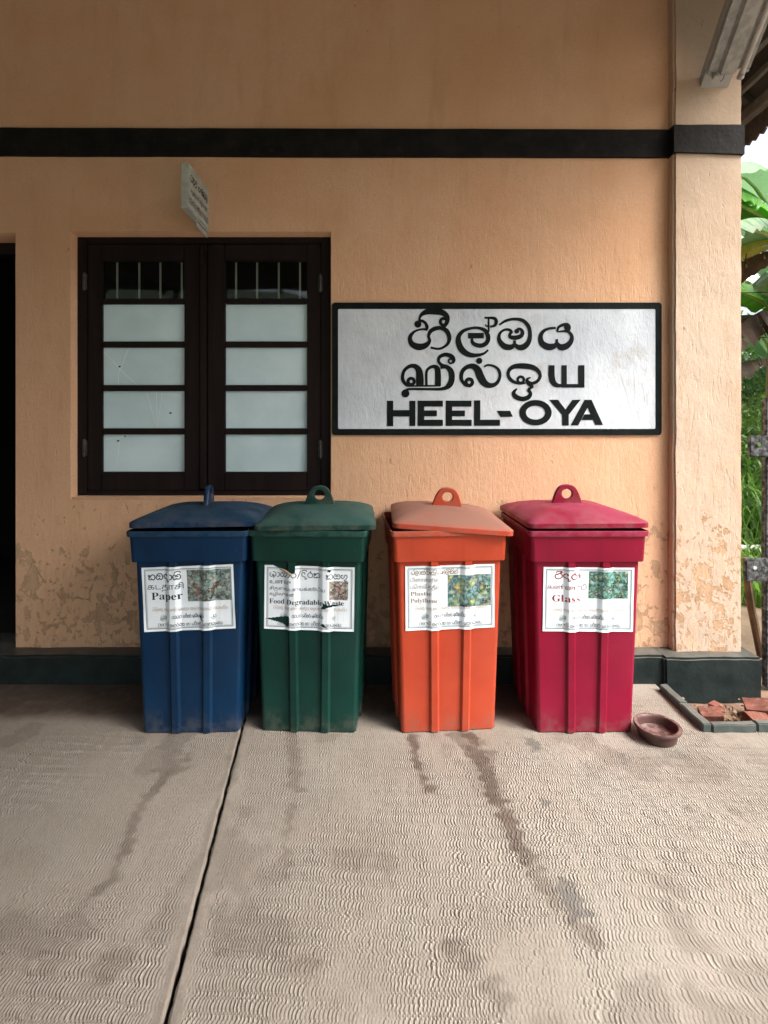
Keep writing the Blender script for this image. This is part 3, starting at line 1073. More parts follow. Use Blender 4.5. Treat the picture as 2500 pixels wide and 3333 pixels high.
def dense_floor(name, left, y0, y1, dx, dy, edge):
    ny = int((y1 - y0) / dy) + 1
    ys = np.linspace(y0, y1, ny)
    nx = int(abs(edge - joint_x(2.0)) / dx) + 1
    u = np.linspace(0, 1, nx)
    gap = .0062
    Yg = np.repeat(ys[:, None], nx, 1)
    rough = (vnoise(ys * 0 + (1 if left else 5), ys, 30, 91, 3) - .5) * .008
    if left:
        e = (joint_x(ys) - gap + rough)[:, None]
        Xg = edge + (e - edge) * u[None, :]
    else:
        e = (joint_x(ys) + gap + rough)[:, None]
        Xg = e + (edge - e) * u[None, :]
    h, rel, st, oil = floor_fields(Xg, Yg)
    # rounded, broken arris along the joint
    dj = np.abs(Xg - joint_x(Yg)) - gap
    h -= .004 * sstep(.006 - dj, 0, .006)
    V = np.stack([Xg, Yg, h], -1).reshape(-1, 3)
    idx = np.arange(ny * nx).reshape(ny, nx)
    q = np.stack([idx[:-1, :-1], idx[:-1, 1:], idx[1:, 1:], idx[1:, :-1]], -1).reshape(-1, 4)
    qc = V[q].mean(1)
    q = q[~((qc[:, 0] > 1.508) & (qc[:, 1] > 2.428))]
    # skirt down the joint side
    col = idx[:, -1] if left else idx[:, 0]
    sk = V[col].copy()
    sk[:, 2] = -.05
    o = len(V)
    V = np.concatenate([V, sk])
    s = np.arange(ny) + o
    sq = np.stack([col[:-1], s[:-1], s[1:], col[1:]], -1)
    q = np.concatenate([q, sq if left else sq[:, ::-1]])
    me = bpy.data.meshes.new(name)
    me.vertices.add(len(V))
    me.vertices.foreach_set('co', V.astype(np.float32).ravel())
    me.loops.add(len(q) * 4)
    me.loops.foreach_set('vertex_index', q.astype(np.int32).ravel())
    me.polygons.add(len(q))
    me.polygons.foreach_set('loop_start', (np.arange(len(q)) * 4).astype(np.int32))
    me.update(calc_edges=True)
    me.polygons.foreach_set('use_smooth', np.ones(len(q), dtype=bool))
    for nm, arr in (('relief', rel), ('stain_margin', st), ('oil', oil)):
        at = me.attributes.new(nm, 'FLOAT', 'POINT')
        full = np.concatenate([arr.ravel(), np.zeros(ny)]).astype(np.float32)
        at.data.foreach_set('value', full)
    me.materials.append(M['floor'])
    o = bpy.data.objects.new(name, me)
    COL.objects.link(o)
    return struct(o)


BED_X0 = .0
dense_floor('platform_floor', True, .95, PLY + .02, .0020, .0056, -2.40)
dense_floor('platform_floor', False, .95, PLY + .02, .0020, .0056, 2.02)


def plain_floor(name, x0, x1, y0, y1, z=0.0):
    n = 40
    xs = np.linspace(x0, x1, n)
    ys = np.linspace(y0, y1, n)
    Xg, Yg = np.meshgrid(xs, ys)
    V = np.stack([Xg, Yg, np.full_like(Xg, z)], -1).reshape(-1, 3)
    idx = np.arange(n * n).reshape(n, n)
    q = np.stack([idx[:-1, :-1], idx[:-1, 1:], idx[1:, 1:], idx[1:, :-1]], -1).reshape(-1, 4)
    o = raw(name, V.tolist(), [tuple(a) for a in q.tolist()], M['floor'])
    for nm, val in (('relief', .55), ('stain_margin', .05), ('oil', 0)):
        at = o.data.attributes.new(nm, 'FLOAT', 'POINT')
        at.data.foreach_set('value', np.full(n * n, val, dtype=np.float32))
    return struct(o)


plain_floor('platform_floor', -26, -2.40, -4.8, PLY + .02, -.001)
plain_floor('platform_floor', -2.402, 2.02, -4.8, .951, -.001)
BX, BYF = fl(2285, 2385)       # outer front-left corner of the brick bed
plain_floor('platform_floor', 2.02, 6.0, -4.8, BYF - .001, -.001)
o = box('platform_floor', M['joint'], None, -26, 1.50, -4.8, 2.9, -.30, -.045)
struct(o)
o = box('platform_floor', M['joint'], None, 1.501, 6.0, -4.8, 2.43, -.30, -.045)
struct(o)

# ------------------------------------------------------------------ ground, hill, sky is the world
g = MB()
N = 60
gx = [-400 + 800 * i / N for i in range(N + 1)]
vs, fs = [], []
for j in range(N + 1):
    for i in range(N + 1):
        xx = -600 + 1200 * (i / N)
        yy = -400 + 1200 * (j / N)
        vs.append((xx, yy, -.12 if yy > -5 else -1.0))
for j in range(N):
    for i in range(N):
        fs.append((j * (N + 1) + i, j * (N + 1) + i + 1, (j + 1) * (N + 1) + i + 1, (j + 1) * (N + 1) + i))
g.add(vs, fs)
struct(g.build('ground', M['ground'], None, 35))
from mathutils import noise as mn
hm = MB()
vs, fs = [], []
NX, NY = 90, 22
for j in range(NY + 1):
    for i in range(NX + 1):
        xx = -300 + 900 * i / NX
        yy = 190 + 260 * j / NY
        ridge = 62 * math.exp(-((j / NY - .55) / .33) ** 2) * (.75 + .45 * mn.noise(Vector((xx * .006, 3, 1))))
        vs.append((xx, yy, -1.5 + ridge + 5 * mn.noise(Vector((xx * .05, yy * .05, 0)))))
for j in range(NY):
    for i in range(NX):
        fs.append((j * (NX + 1) + i, j * (NX + 1) + i + 1, (j + 1) * (NX + 1) + i + 1, (j + 1) * (NX + 1) + i))
hm.add(vs, fs)
struct(hm.build('hill', M['hill'], None, 60))

# unseen slopes added to block sky light from the front and sides
hm = MB()
vs, fs = [], []
NX, NY = 110, 14
for j in range(NY + 1):
    for i in range(NX + 1):
        th = R(178 + 196 * i / NX)
        rr = 14 + 46 * j / NY
        el = 18 - 3 * max(0, min(1, (math.degrees(th) - 285) / 50))
        if th > R(360):
            el *= 1 - .8 * (math.degrees(th) - 360) / 14
        ht = (rr - 13) / 47 * 60 * math.tan(R(el)) * (1 + .25 * (1 - j / NY))
        xx, yy = rr * math.cos(th), rr * math.sin(th)
        vs.append((xx, yy, -1.2 + ht + 1.2 * mn.noise(Vector((xx * .25, yy * .25, 0)))))
for j in range(NY):
    for i in range(NX):
        fs.append((j * (NX + 1) + i, j * (NX + 1) + i + 1, (j + 1) * (NX + 1) + i + 1, (j + 1) * (NX + 1) + i))
hm.add(vs, fs)
struct(hm.build('sky_blocking_slope', M['hill'], None, 60))

# ------------------------------------------------------------------ lettering tools
def catmull(pts, closed=False, step=6):
    pts = [tuple(map(float, p)) for p in pts]
    n = len(pts)
    if n < 3:
        return pts
    out = []
    rng_ = range(n if closed else n - 1)
    for i in rng_:
        p0 = pts[(i - 1) % n] if closed or i > 0 else pts[0]
        p1 = pts[i]
        p2 = pts[(i + 1) % n]
        p3 = pts[(i + 2) % n] if closed or i + 2 < n else pts[-1]
        for s in range(step):
            t = s / step
            out.append(tuple(.5 * ((2 * b) + (-a + c) * t + (2 * a - 5 * b + 4 * c - d) * t * t + (-a + 3 * b - 3 * c + d) * t ** 3) for a, b, c, d in zip(p0, p1, p2, p3)))
    out.append(pts[0] if closed else pts[-1])
    return out


def ribbon(pts, closed=False, step=6, smooth=True, layer=0.0):
    """(x, y, w) centre line -> (verts2d + lift, quads); lift climbs along the stroke so it never lies flush with itself"""
    q = catmull(pts, closed, step) if smooth else [tuple(map(float, p)) for p in pts]
    V, Fc = [], []
    n = len(q)
    for i, (x, y, w) in enumerate(q):
        a = q[max(i - 1, 0)]
        b = q[min(i + 1, n - 1)]
        if closed and i in (0, n - 1):
            a, b = q[n - 2], q[1]
        dx, dy = b[0] - a[0], b[1] - a[1]
        L = math.hypot(dx, dy) or 1
        nx, ny = -dy / L * w / 2, dx / L * w / 2
        lift = layer + .00012 * i / max(1, n)
        V += [(x + nx, y + ny, lift), (x - nx, y - ny, lift)]
        if i:
            Fc.append((2 * i - 2, 2 * i - 1, 2 * i + 1, 2 * i))
    return V, Fc


def disc(cx, cy, r, layer=0.0, n=24):
    return [(cx + r * math.cos(k * 2 * math.pi / n), cy + r * math.sin(k * 2 * math.pi / n), layer) for k in range(n)], [tuple(range(n))]


def ring(cx, cy, r, w, layer=0.0):
    return ribbon([(cx + r * math.cos(k * math.pi / 4), cy + r * math.sin(k * math.pi / 4), w) for k in range(8)], True, 4, True, layer)


class Ink:
    """flat lettering collected in 2-D, then laid on a surface"""
    def __init__(s):
        s.v = []
        s.f = []
        s.layer = 0.0

    def put(s, vf):
        v, f = vf
        o = len(s.v)
        s.v += [(a, b, c + s.layer) for a, b, c in v]
        s.f += [tuple(i + o for i in q) for q in f]
        s.layer += .00006

    def build(s, name, mat, parent, fn, maxlen=None, drop=None):
        v, f = [list(p) for p in s.v], []
        for q in s.f:
            if len(q) == 3:
                f.append(q)
            else:
                f += [(q[0], q[i], q[i + 1]) for i in range(1, len(q) - 1)]
        if maxlen:
            for _ in range(7):
                nf, done = [], True
                cache = {}
                for t in f:
                    ls = [(math.dist(v[t[i]][:2], v[t[(i + 1) % 3]][:2]), i) for i in range(3)]
                    L, i = max(ls)
                    if L <= maxlen:
                        nf.append(t)
                        continue
                    done = False
                    a, b, c = t[i], t[(i + 1) % 3], t[(i + 2) % 3]
                    key = (min(a, b), max(a, b))
                    if key not in cache:
                        cache[key] = len(v)
                        v.append([(v[a][k_] + v[b][k_]) / 2 for k_ in range(3)])
                    mid = cache[key]
                    nf += [(a, mid, c), (mid, b, c)]
                f = nf
                if done:
                    break
        if drop:
            f = [t for t in f if not drop(sum(v[i][0] for i in t) / 3, sum(v[i][1] for i in t) / 3)]
        used = sorted({i for t in f for i in t})
        mp = {i: k_ for k_, i in enumerate(used)}
        return raw(name, [fn(*v[i]) for i in used], [tuple(mp[i] for i in t) for t in f], mat, parent)


def font_outline(text):
    """outlines of a string in the built-in font, filled contour by contour (overlapping contours stay solid)"""
    c = bpy.data.curves.new('text', 'FONT')
    c.body = text
    c.fill_mode = 'NONE'
    c.resolution_u = 3
    o = bpy.data.objects.new('text', c)
    COL.objects.link(o)
    dg = bpy.context.evaluated_depsgraph_get()
    dg.update()
    me = bpy.data.meshes.new_from_object(o.evaluated_get(dg))
    vs = [v.co.copy() for v in me.vertices]
    adj = {}
    for e in me.edges:
        a, b = e.vertices
        adj.setdefault(a, []).append(b)
        adj.setdefault(b, []).append(a)
    loops, seen = [], set()
    for s0 in adj:
        if s0 in seen:
            continue
        lp, cur, prev = [s0], s0, None
        seen.add(s0)
        # walk in index order to keep the contour direction
        while True:
            nx = [k_ for k_ in adj[cur] if k_ not in seen]
            if not nx:
                break
            nxt = min(nx, key=lambda k_: (abs(k_ - cur - 1), k_))
            seen.add(nxt)
            lp.append(nxt)
            cur = nxt
        if len(lp) > 2:
            loops.append([vs[i] for i in lp])
    bpy.data.objects.remove(o)
    bpy.data.curves.remove(c)
    bpy.data.meshes.remove(me)

    def area(l):
        return sum(a.x * b.y - b.x * a.y for a, b in zip(l, l[1:] + l[:1])) / 2
    def inside(p, l):
        r = False
        for a, b in zip(l, l[1:] + l[:1]):
            if (a.y > p.y) != (b.y > p.y) and p.x < (b.x - a.x) * (p.y - a.y) / (b.y - a.y) + a.x:
                r = not r
        return r
    big = max(loops, key=lambda l: abs(area(l)))
    sgn = 1 if area(big) > 0 else -1
    outs = [l for l in loops if area(l) * sgn > 0]
    hls = [l for l in loops if area(l) * sgn <= 0]
    res = []
    for l in outs:
        mine = [h for h in hls if inside(h[0], l) and abs(area(h)) < abs(area(l))]
        tris = geometry.tessellate_polygon([l] + mine)
        pts = [p for poly in [l] + mine for p in poly]
        res.append(([(p.x, p.y) for p in pts], [tuple(t) for t in tris]))
    return res


def serif(s):
    r = ''
    for ch in s:
        if 'A' <= ch <= 'Z':
            r += chr(0x1d400 + ord(ch) - 65)
        elif 'a' <= ch <= 'z':
            r += chr(0x1d41a + ord(ch) - 97)
        else:
            r += ch
    return r


def put_font(ink, text, x0, x1, ytop, ybase, cap=None, gap=1.0):
    """fit a string between x0 and x1; letters of height cap stand from ybase to ytop (y grows downward)"""
    parts = font_outline(text)
    mnx = min(p[0] for v, f in parts for p in v)
    mxx = max(p[0] for v, f in parts for p in v)
    cap = cap or max(p[1] for v, f in parts for p in v)
    for v, f in parts:
        ink.put(([(x0 + (p[0] - mnx) / (mxx - mnx) * (x1 - x0), ybase - p[1] / cap * (ybase - ytop), 0) for p in v], f))


# simplified stroke forms of the Sinhala letters that the stickers carry: advance, strokes (y up, letter body 0..1)
SI = {
    'ka': (1.08, [[(.30, .60), (.18, .80), (.06, .66), (.18, .50), (.34, .58), (.28, .36), (.10, .26), (.18, .04), (.42, .05), (.48, .26)], [(.48, .26), (.58, .04), (.82, .02), (.98, .32), (.90, .72), (.62, .86), (.40, .62)]]),
    'da': (1.08, [[(.36, .56), (.20, .74), (.07, .48), (.13, .16), (.32, .02), (.48, .18), (.52, .34)], [(.52, .24), (.62, .02), (.86, .08), (.97, .52), (.80, .95), (.40, 1.0), (.18, .80)], [(.36, .56), (.56, .66), (.62, .46)]]),
    'dha': (.90, [[(.42, .58), (.56, .72), (.36, .92), (.10, .70), (.12, .30), (.40, .14), (.60, .0), (.54, -.30), (.74, -.36), (.84, -.12)]]),
    'aa': (.50, [[(.08, .85), (.32, .70), (.38, .35), (.22, .05), (.02, .02)]]),
    'sa': (1.08, [[(.46, .70), (.20, .82), (.05, .50), (.12, .08), (.36, .0), (.50, .22)], [(.50, .22), (.66, .0), (.92, .10), (.97, .55), (.76, .84), (.50, .66)], [(.28, .46), (.50, .54), (.74, .46)]]),
    'i': (0, [[(-.82, 1.02), (-.70, 1.28), (-.36, 1.34), (-.12, 1.22), (-.14, 1.02)]]),
    'ii': (0, [[(-.82, 1.02), (-.70, 1.30), (-.36, 1.36), (-.10, 1.22), (-.16, 1.02), (-.30, 1.10), (-.16, 1.22)]]),
    'u': (0, [[(-.50, -.08), (-.46, -.30), (-.20, -.36), (.0, -.22), (-.10, -.08)]]),
    'ru': (.40, [[(.02, .55), (.16, .80), (.30, .55), (.22, .30), (.36, .24)]]),
    'hal': (0, [[(-.34, .96), (-.26, 1.26), (-.06, 1.32), (.0, 1.16)]]),
    'a': (1.08, [[(.18, .80), (.05, .50), (.12, .08), (.40, .02), (.50, .30), (.30, .46)], [(.50, .22), (.70, .02), (.96, .32), (.86, .80), (.50, .92)], [(.64, .50), (.64, -.32)]]),
    'ha': (1.08, [[(.36, .62), (.26, .84), (.10, .68), (.04, .30), (.22, .02), (.44, .10), (.50, .45), (.60, .80), (.86, .80), (.97, .42), (.78, .03), (.56, .05)]]),
    'ra': (.88, [[(.40, 1.18), (.54, .98), (.30, .88), (.05, .52), (.20, .06), (.56, .0), (.78, .32), (.68, .72), (.40, .86)]]),
    'na': (1.06, [[(.36, .66), (.16, .84), (.08, .62), (.30, .50), (.10, .30), (.16, .03), (.44, .05), (.50, .26)], [(.32, .56), (.62, .86), (.93, .66), (.93, .22), (.70, .02), (.50, .12)]]),
    'lla': (1.06, [[(.32, .55), (.16, .76), (.05, .42), (.26, .08), (.50, .32), (.60, .72), (.86, .76), (.97, .42), (.80, .02), (.52, -.22), (.64, -.38), (.96, -.30)]]),
    'pa': (1.04, [[(.30, .86), (.08, .52), (.20, .04), (.44, .16), (.48, .42)], [(.48, .20), (.70, .02), (.95, .36), (.80, .86)]]),
    'la': (1.0, [[(.78, -.16), (.30, -.20), (.03, .26), (.16, .76), (.56, .90), (.86, .56), (.72, .16), (.46, .20), (.40, .46), (.66, .50)]]),
    'ta': (1.0, [[(.26, .80), (.05, .50), (.20, .04), (.60, .0), (.92, .40), (.76, .86), (.45, .95), (.30, .70), (.56, .60)]]),
    'va': (1.0, [[(.42, .66), (.16, .76), (.03, .40), (.20, .04), (.60, .0), (.92, .36), (.80, .82), (.50, .92), (.34, .66)]]),
    'ma': (1.06, [[(.20, .90), (.46, .72), (.20, .56), (.05, .30), (.22, .0), (.60, .0), (.96, .36), (.86, .86), (.55, .95)]]),
    'dhha': (1.06, [[(.16, .80), (.05, .40), (.25, .02), (.50, .30), (.75, .02), (.96, .46), (.76, .95), (.42, .95), (.50, .70)]]),
    'ya': (1.06, [[(.36, .85), (.06, .60), (.10, .10), (.40, .0), (.50, .30)], [(.50, .30), (.62, .0), (.96, .15), (.92, .64), (.60, .76), (.72, .98)]]),
    'ng': (.40, [[(.20, .52), (.06, .36), (.20, .20), (.34, .36), (.20, .52)]]),
    'sha': (1.06, [[(.10, .76), (.05, .30), (.30, .02), (.50, .32), (.36, .70), (.60, .92), (.90, .70), (.96, .22), (.70, .02)]]),
    'ae': (.42, [[(.32, .95), (.12, .90), (.10, .55), (.22, .30)]]),
    'e': (.74, [[(.58, .62), (.32, .86), (.06, .50), (.26, .05), (.58, .20), (.36, .42)]]),
    '/': (.60, [[(.52, 1.25), (.06, -.25)]]),
    ' ': (.55, []),
}


def put_sinhala(ink, letters, x0, x1, ytop, ybase, weight=.13):
    tot = sum(SI[l][0] for l in letters)
    sx = (x1 - x0) / tot
    sy = ybase - ytop
    x = 0
    for l in letters:
        adv, strokes = SI[l]
        for st in strokes:
            ink.put(ribbon([(x0 + (x + px) * sx, ybase - py * sy, weight * sy) for px, py in st], False, 4))
        x += adv


# ------------------------------------------------------------------ station name sign painted on the wall
sign = empty('station_name_sign', (0, WY, 0))
tag(sign, 'white station name sign with black border reading HEEL-OYA in three scripts', 'sign')
SGY = -.009


def rrect(x0, x1, z0, z1, r, n=6):
    pts = []
    for cx, cz, a0 in ((x1 - r, z1 - r, 0), (x0 + r, z1 - r, 90), (x0 + r, z0 + r, 180), (x1 - r, z0 + r, 270)):
        for i in range(n + 1):
            a = R(a0 + 90 * i / n)
            pts.append((cx + r * math.cos(a), cz + r * math.sin(a)))
    return pts


kS = WY / F
s_out = (P(1081, 0, WY).x, P(2151, 0, WY).x, P(0, 1416, WY).z, P(0, 986, WY).z)
s_in = (P(1101, 0, WY).x, P(2131, 0, WY).x, P(0, 1396, WY).z, P(0, 1007, WY).z)
m = MB()
o_ = rrect(*s_out, .018)
i_ = rrect(*s_in, .008)
m.rings([[(x, .012, z) for x, z in o_], [(x, SGY - .001, z) for x, z in o_], [(x, SGY - .001, z) for x, z in i_], [(x, SGY + .006, z) for x, z in i_]], True)
m.build('border', M['signblack'], sign, 40)
m = MB()
m.add([(x, SGY, z) for x, z in i_], [tuple(range(len(i_)))])
m.build('panel', M['signwhite'], sign, 40)


def sgn(ox, oy, sc):
    return lambda x, y, l: ((ox + x / sc - 1250) * kS, SGY - .0018 - l, CAM_H - (oy + y / sc - 1395) * kS)


fnA = sgn(1250, 990, 2.3366)
fnB = sgn(1250, 1140, 2.2726)


def letter(fn, items):
    ik = Ink()
    for it in items:
        if it[0] == 's':
            ik.put(ribbon(it[1]))
        elif it[0] == 'l':
            ik.put(ribbon(it[1], smooth=False))
        elif it[0] == 'r':
            ik.put(ring(*it[1:]))
        elif it[0] == 'd':
            ik.put(disc(*it[1:]))
        elif it[0] == 'p':
            ik.put(([(x, y, 0) for x, y in it[1]], [tuple(range(len(it[1])))]))
    return ik.build('letter', M['signblack'], sign, fn)


letter(fnA, [
    ('s', [(328, 196, 22), (290, 193, 15), (240, 206, 17), (206, 236, 28), (197, 270, 34), (216, 308, 44), (265, 327, 52), (315, 316, 42), (345, 283, 26), (339, 246, 22), (352, 210, 30), (388, 188, 33), (430, 184, 30), (474, 205, 36), (496, 255, 32), (485, 300, 24), (450, 330, 20), (410, 342, 18), (353, 332, 16)]),
    ('d', 257, 155, 27), ('s', [(262, 136, 30), (290, 131, 22), (316, 150, 24), (326, 180, 26), (318, 203, 14)]),
    ('s', [(272, 140, 20), (270, 108, 18), (290, 78, 30), (335, 58, 46), (390, 55, 56), (440, 66, 46), (474, 92, 40), (480, 128, 34), (466, 160, 28), (440, 182, 24), (405, 190, 16)]),
    ('r', 452, 137, 25, 24)])
letter(fnA, [
    ('s', [(790, 350, 16), (755, 378, 19), (700, 391, 28), (640, 384, 40), (592, 350, 48), (567, 300, 46), (566, 250, 36), (596, 210, 28), (650, 188, 22), (710, 183, 22), (762, 200, 30), (786, 238, 34), (788, 276, 34), (768, 304, 34), (735, 317, 34), (695, 311, 32), (670, 290, 26), (668, 262, 16)]),
    ('l', [(637, 242, 42), (757, 242, 42)]),
    ('l', [(793, 98, 14), (793, 215, 15)]), ('l', [(762, 106, 15), (806, 106, 15)]),
    ('s', [(800, 106, 18), (838, 112, 25), (851, 136, 27), (838, 165, 23), (803, 174, 14)]), ('s', [(790, 172, 12), (775, 168, 12), (766, 156, 8)])])
letter(fnA, [
    ('s', [(873, 161, 14), (920, 131, 20), (980, 116, 22), (1050, 126, 27), (1094, 170, 30), (1107, 230, 30), (1095, 290, 38), (1060, 326, 46), (1020, 330, 40), (990, 308, 26)]),
    ('s', [(990, 308, 26), (960, 329, 42), (915, 323, 46), (881, 290, 38), (871, 250, 26), (886, 215, 20), (920, 196, 18), (952, 199, 22), (966, 215, 22), (953, 232, 22), (960, 252, 30), (1000, 257, 34), (1040, 243, 32), (1049, 214, 28), (1034, 193, 22), (1008, 190, 16)]),
    ('d', 1006, 208, 18), ('l', [(990, 278, 20), (990, 315, 24)])])
letter(fnA, [
    ('s', [(1302, 183, 18), (1250, 188, 19), (1207, 210, 26), (1187, 250, 34), (1197, 298, 44), (1240, 326, 52), (1285, 322, 44), (1308, 298, 24), (1308, 268, 20)]),
    ('s', [(1308, 296, 24), (1337, 328, 48), (1380, 322, 48), (1414, 290, 38), (1424, 250, 28), (1404, 216, 22), (1365, 207, 18), (1312, 214, 8)]),
    ('s', [(1313, 212, 16), (1322, 180, 20), (1356, 160, 24), (1388, 162, 34), (1402, 182, 30), (1394, 210, 22)]), ('d', 1390, 178, 26)])
letter(fnB, [
    ('r', 200, 232, 23, 24), ('s', [(205, 262, 18), (165, 256, 24), (138, 215, 26), (146, 158, 24), (185, 122, 27), (228, 120, 36), (257, 150, 48), (264, 205, 56), (264, 268, 56)]),
    ('l', [(190, 266, 12), (415, 263, 14)]), ('s', [(313, 266, 20), (313, 165, 20), (335, 132, 22), (368, 122, 28), (392, 138, 40), (398, 180, 44), (398, 266, 44)]),
    ('s', [(415, 130, 22), (458, 124, 30), (492, 155, 42), (500, 208, 44), (482, 258, 42), (430, 286, 24), (300, 288, 18), (185, 289, 18), (160, 305, 26)]), ('d', 158, 320, 30),
    ('s', [(462, 122, 28), (425, 110, 24), (402, 82, 22), (412, 50, 26), (455, 34, 30), (500, 48, 32), (517, 76, 22), (505, 98, 16)]), ('r', 492, 82, 16, 14)])
letter(fnB, [
    ('r', 628, 238, 24, 26), ('s', [(640, 268, 18), (600, 256, 24), (571, 215, 26), (577, 160, 30), (612, 126, 32), (655, 120, 42), (690, 146, 54), (710, 195, 58), (740, 243, 52), (785, 262, 36), (830, 245, 28), (854, 200, 22), (847, 150, 22), (810, 119, 18), (765, 111, 16), (737, 124, 14)]), ('d', 702, 80, 23)])
letter(fnB, [
    ('r', 1008, 220, 23, 20), ('s', [(1045, 242, 12), (1000, 248, 16), (945, 228, 26), (917, 190, 24), (922, 150, 27), (960, 122, 34), (1030, 118, 42), (1095, 128, 38), (1138, 156, 30), (1151, 195, 24), (1130, 230, 24), (1092, 246, 24), (1060, 236, 28), (1056, 214, 18), (1082, 203, 10)]),
    ('s', [(1055, 240, 22), (1080, 262, 22), (1102, 268, 14)]), ('s', [(1102, 270, 14), (1066, 292, 22), (1080, 320, 26), (1064, 348, 34), (1020, 361, 34), (972, 345, 36), (956, 315, 28), (980, 284, 10)])])
letter(fnB, [
    ('s', [(1235, 112, 46), (1235, 150, 46), (1236, 195, 46), (1248, 238, 44), (1275, 260, 32), (1312, 262, 22)]), ('l', [(1328, 112, 40), (1328, 277, 40)]),
    ('l', [(1345, 264, 26), (1478, 264, 26)]), ('l', [(1455, 112, 46), (1455, 254, 46)])])


def R4(x0, x1, y0, y1):
    return ('p', [(x0, y0), (x1, y0), (x1, y1), (x0, y1)])


letter(fnB, [R4(22, 68, 374, 562), R4(187, 232, 374, 560), R4(68, 187, 443, 490)])
letter(fnB, [R4(248, 297, 373, 560), R4(297, 435, 373, 417), R4(297, 390, 445, 488), R4(297, 434, 514, 560)])
letter(fnB, [R4(455, 503, 373, 560), R4(503, 645, 373, 418), R4(503, 597, 446, 489), R4(503, 646, 514, 559)])
letter(fnB, [R4(664, 710, 371, 559), R4(710, 855, 514, 559)])
letter(fnB, [('p', [(832, 448), (930, 448), (950, 492), (858, 494)])])
ov = [(1117 + 95 * math.cos(a * math.pi / 8), 462 + 73 * math.sin(a * math.pi / 8)) for a in range(16)]
letter(fnB, [('s', [])] if False else [('p', [(1117 + 119 * math.cos(R(a)), 462 + 94 * math.sin(R(a))) for a in range(q0, q0 + 31, 5)] + [(1117 + 71 * math.cos(R(a)), 462 + 51 * math.sin(R(a))) for a in range(q0 + 30, q0 - 1, -5)]) for q0 in range(0, 360, 30)])
letter(fnB, [('p', [(1218, 367), (1283, 367), (1338, 438), (1362, 478), (1313, 478)]), ('p', [(1388, 368), (1450, 366), (1362, 478), (1338, 438)]), R4(1313, 1362, 478, 557)])
letter(fnB, [('p', [(1478, 367), (1505, 367), (1500, 425), (1432, 556), (1376, 556)]), ('p', [(1505, 367), (1530, 367), (1615, 553), (1557, 553), (1500, 425)]), ('p', [(1478, 474), (1524, 474), (1545, 516), (1455, 516)])])
# scraped finger marks low on the right of the panel
mk = Ink()
for pts in ([(2020, 1212), (2030, 1250), (2042, 1285), (2050, 1325)], [(2063, 1206), (2066, 1245), (2068, 1280), (2062, 1310)], [(2090, 1240), (2096, 1275), (2098, 1310)], [(2105, 1275), (2108, 1320)]):
    mk.put(ribbon([(x, y, 5.5) for x, y in pts]))
mk.build('scrape_mark', plain('pale_scrape', (.62, .64, .65), .6), sign, lambda x, y, l: ((x - 1250) * kS, SGY - .0010 - l, CAM_H - (y - 1395) * kS))

# ------------------------------------------------------------------ small projecting board
pb = empty('toilet_sign_board', (-1.03, WY, 2.56))
tag(pb, 'small pale grey projecting board reading GENTLEMENS TOILET above the window', 'sign')
PYF = 2.667 - WY
m = MB()
m.box(-.020, .020, PYF, -.001, 0, .236)
m.build('board', M['toilet_board'], pb, 35, .003)
ik = Ink()
put_font(ik, 'GENTLEMENS TOILET', .004, .290, .172, .208)
put_font(ik, 'ஆண்கள் கழிவறை', .018, .275, .112, .142)
ik.build('lettering', M['ink_black'], pb, lambda x, y, l: (.0207 + l, PYF + .006 + x, .236 - y))
ik = Ink()
put_sinhala(ik, ['pa', 'i', 'ra', 'i', 'ma', 'i', ' ', 'va', 'ae', 'sa', 'i', 'ka', 'i', 'lla', 'i'], .018, .275, .058, .084, .20)
ik.build('lettering', M['ink_black'], pb, lambda x, y, l: (.0207 + l, PYF + .006 + x, .236 - y))
m = MB()
m.box(-.002, .020, -.17, -.001, -.012, -.001)
m.box(.006, .010, -.17, -.001, -.040, -.012)
m.build('bracket', M['strut'], pb, 35, .001)

# ------------------------------------------------------------------ tube light on the corner pillar
lamp = empty('tube_light', (1.87, PY, 3.35))
tag(lamp, 'dusty unlit fluorescent tube light on sloping strut at top of corner pillar', 'light')
dv = Vector((-.195, -1, .587)).normalized()
e1 = (Vector((1, 0, 0)) - dv * dv.x).normalized()
nv = e1.cross(dv).normalized()
L0 = Vector((0, 0, 0))


def LP(a, b, c):        # along, across, outward (down and towards the viewer)
    return L0 + dv * a + e1 * b + nv * c


def lbox(name, mat, a0, a1, b0, b1, c0, c1, bevel=.002):
    m = MB()
    m.add([LP(a, b, c) for c in (c0, c1) for a, b in ((a0, b0), (a1, b0), (a1, b1), (a0, b1))], [(0, 3, 2, 1), (4, 5, 6, 7), (0, 1, 5, 4), (1, 2, 6, 5), (2, 3, 7, 6), (3, 0, 4, 7)])
    return m.build(name, mat, lamp, 35, bevel)


lbox('strut', M['strut'], -.02, 2.0, -.078, .078, -.05, 0)
prof = [(-.105, .030), (-.100, .012), (-.075, .006), (-.045, .012), (-.036, .042), (.036, .042), (.042, .022), (.075, .016), (.112, .030), (.112, .034), (.072, .021), (.046, .027), (.040, .047), (-.040, .047), (-.049, .017), (-.075, .011), (-.096, .016), (-.101, .034)]
m = MB()
m.rings([[LP(.095, b + .025, c) for b, c in prof], [LP(1.33, b + .025, c) for b, c in prof]], True, True, True)
m.build('reflector', M['lamp_metal'], lamp, 40)
lbox('ballast_box', M['lamp_metal'], .10, 1.325, -.012, .060, .002, .0415)
m = MB()
m.tube([LP(.075, .095, .050), LP(1.33, .095, .050)], .0135, 14)
m.build('tube', M['lamp_tube'], lamp, 40)
for b in (.095,):
    m = MB()
    m.tube([LP(.058, b, .050), LP(.066, b, .050), LP(.067, b, .050), (LP(.09, b, .050))], [.017, .019, .016, .016], 14)
    m.build('socket', M['socket'], lamp, 40)
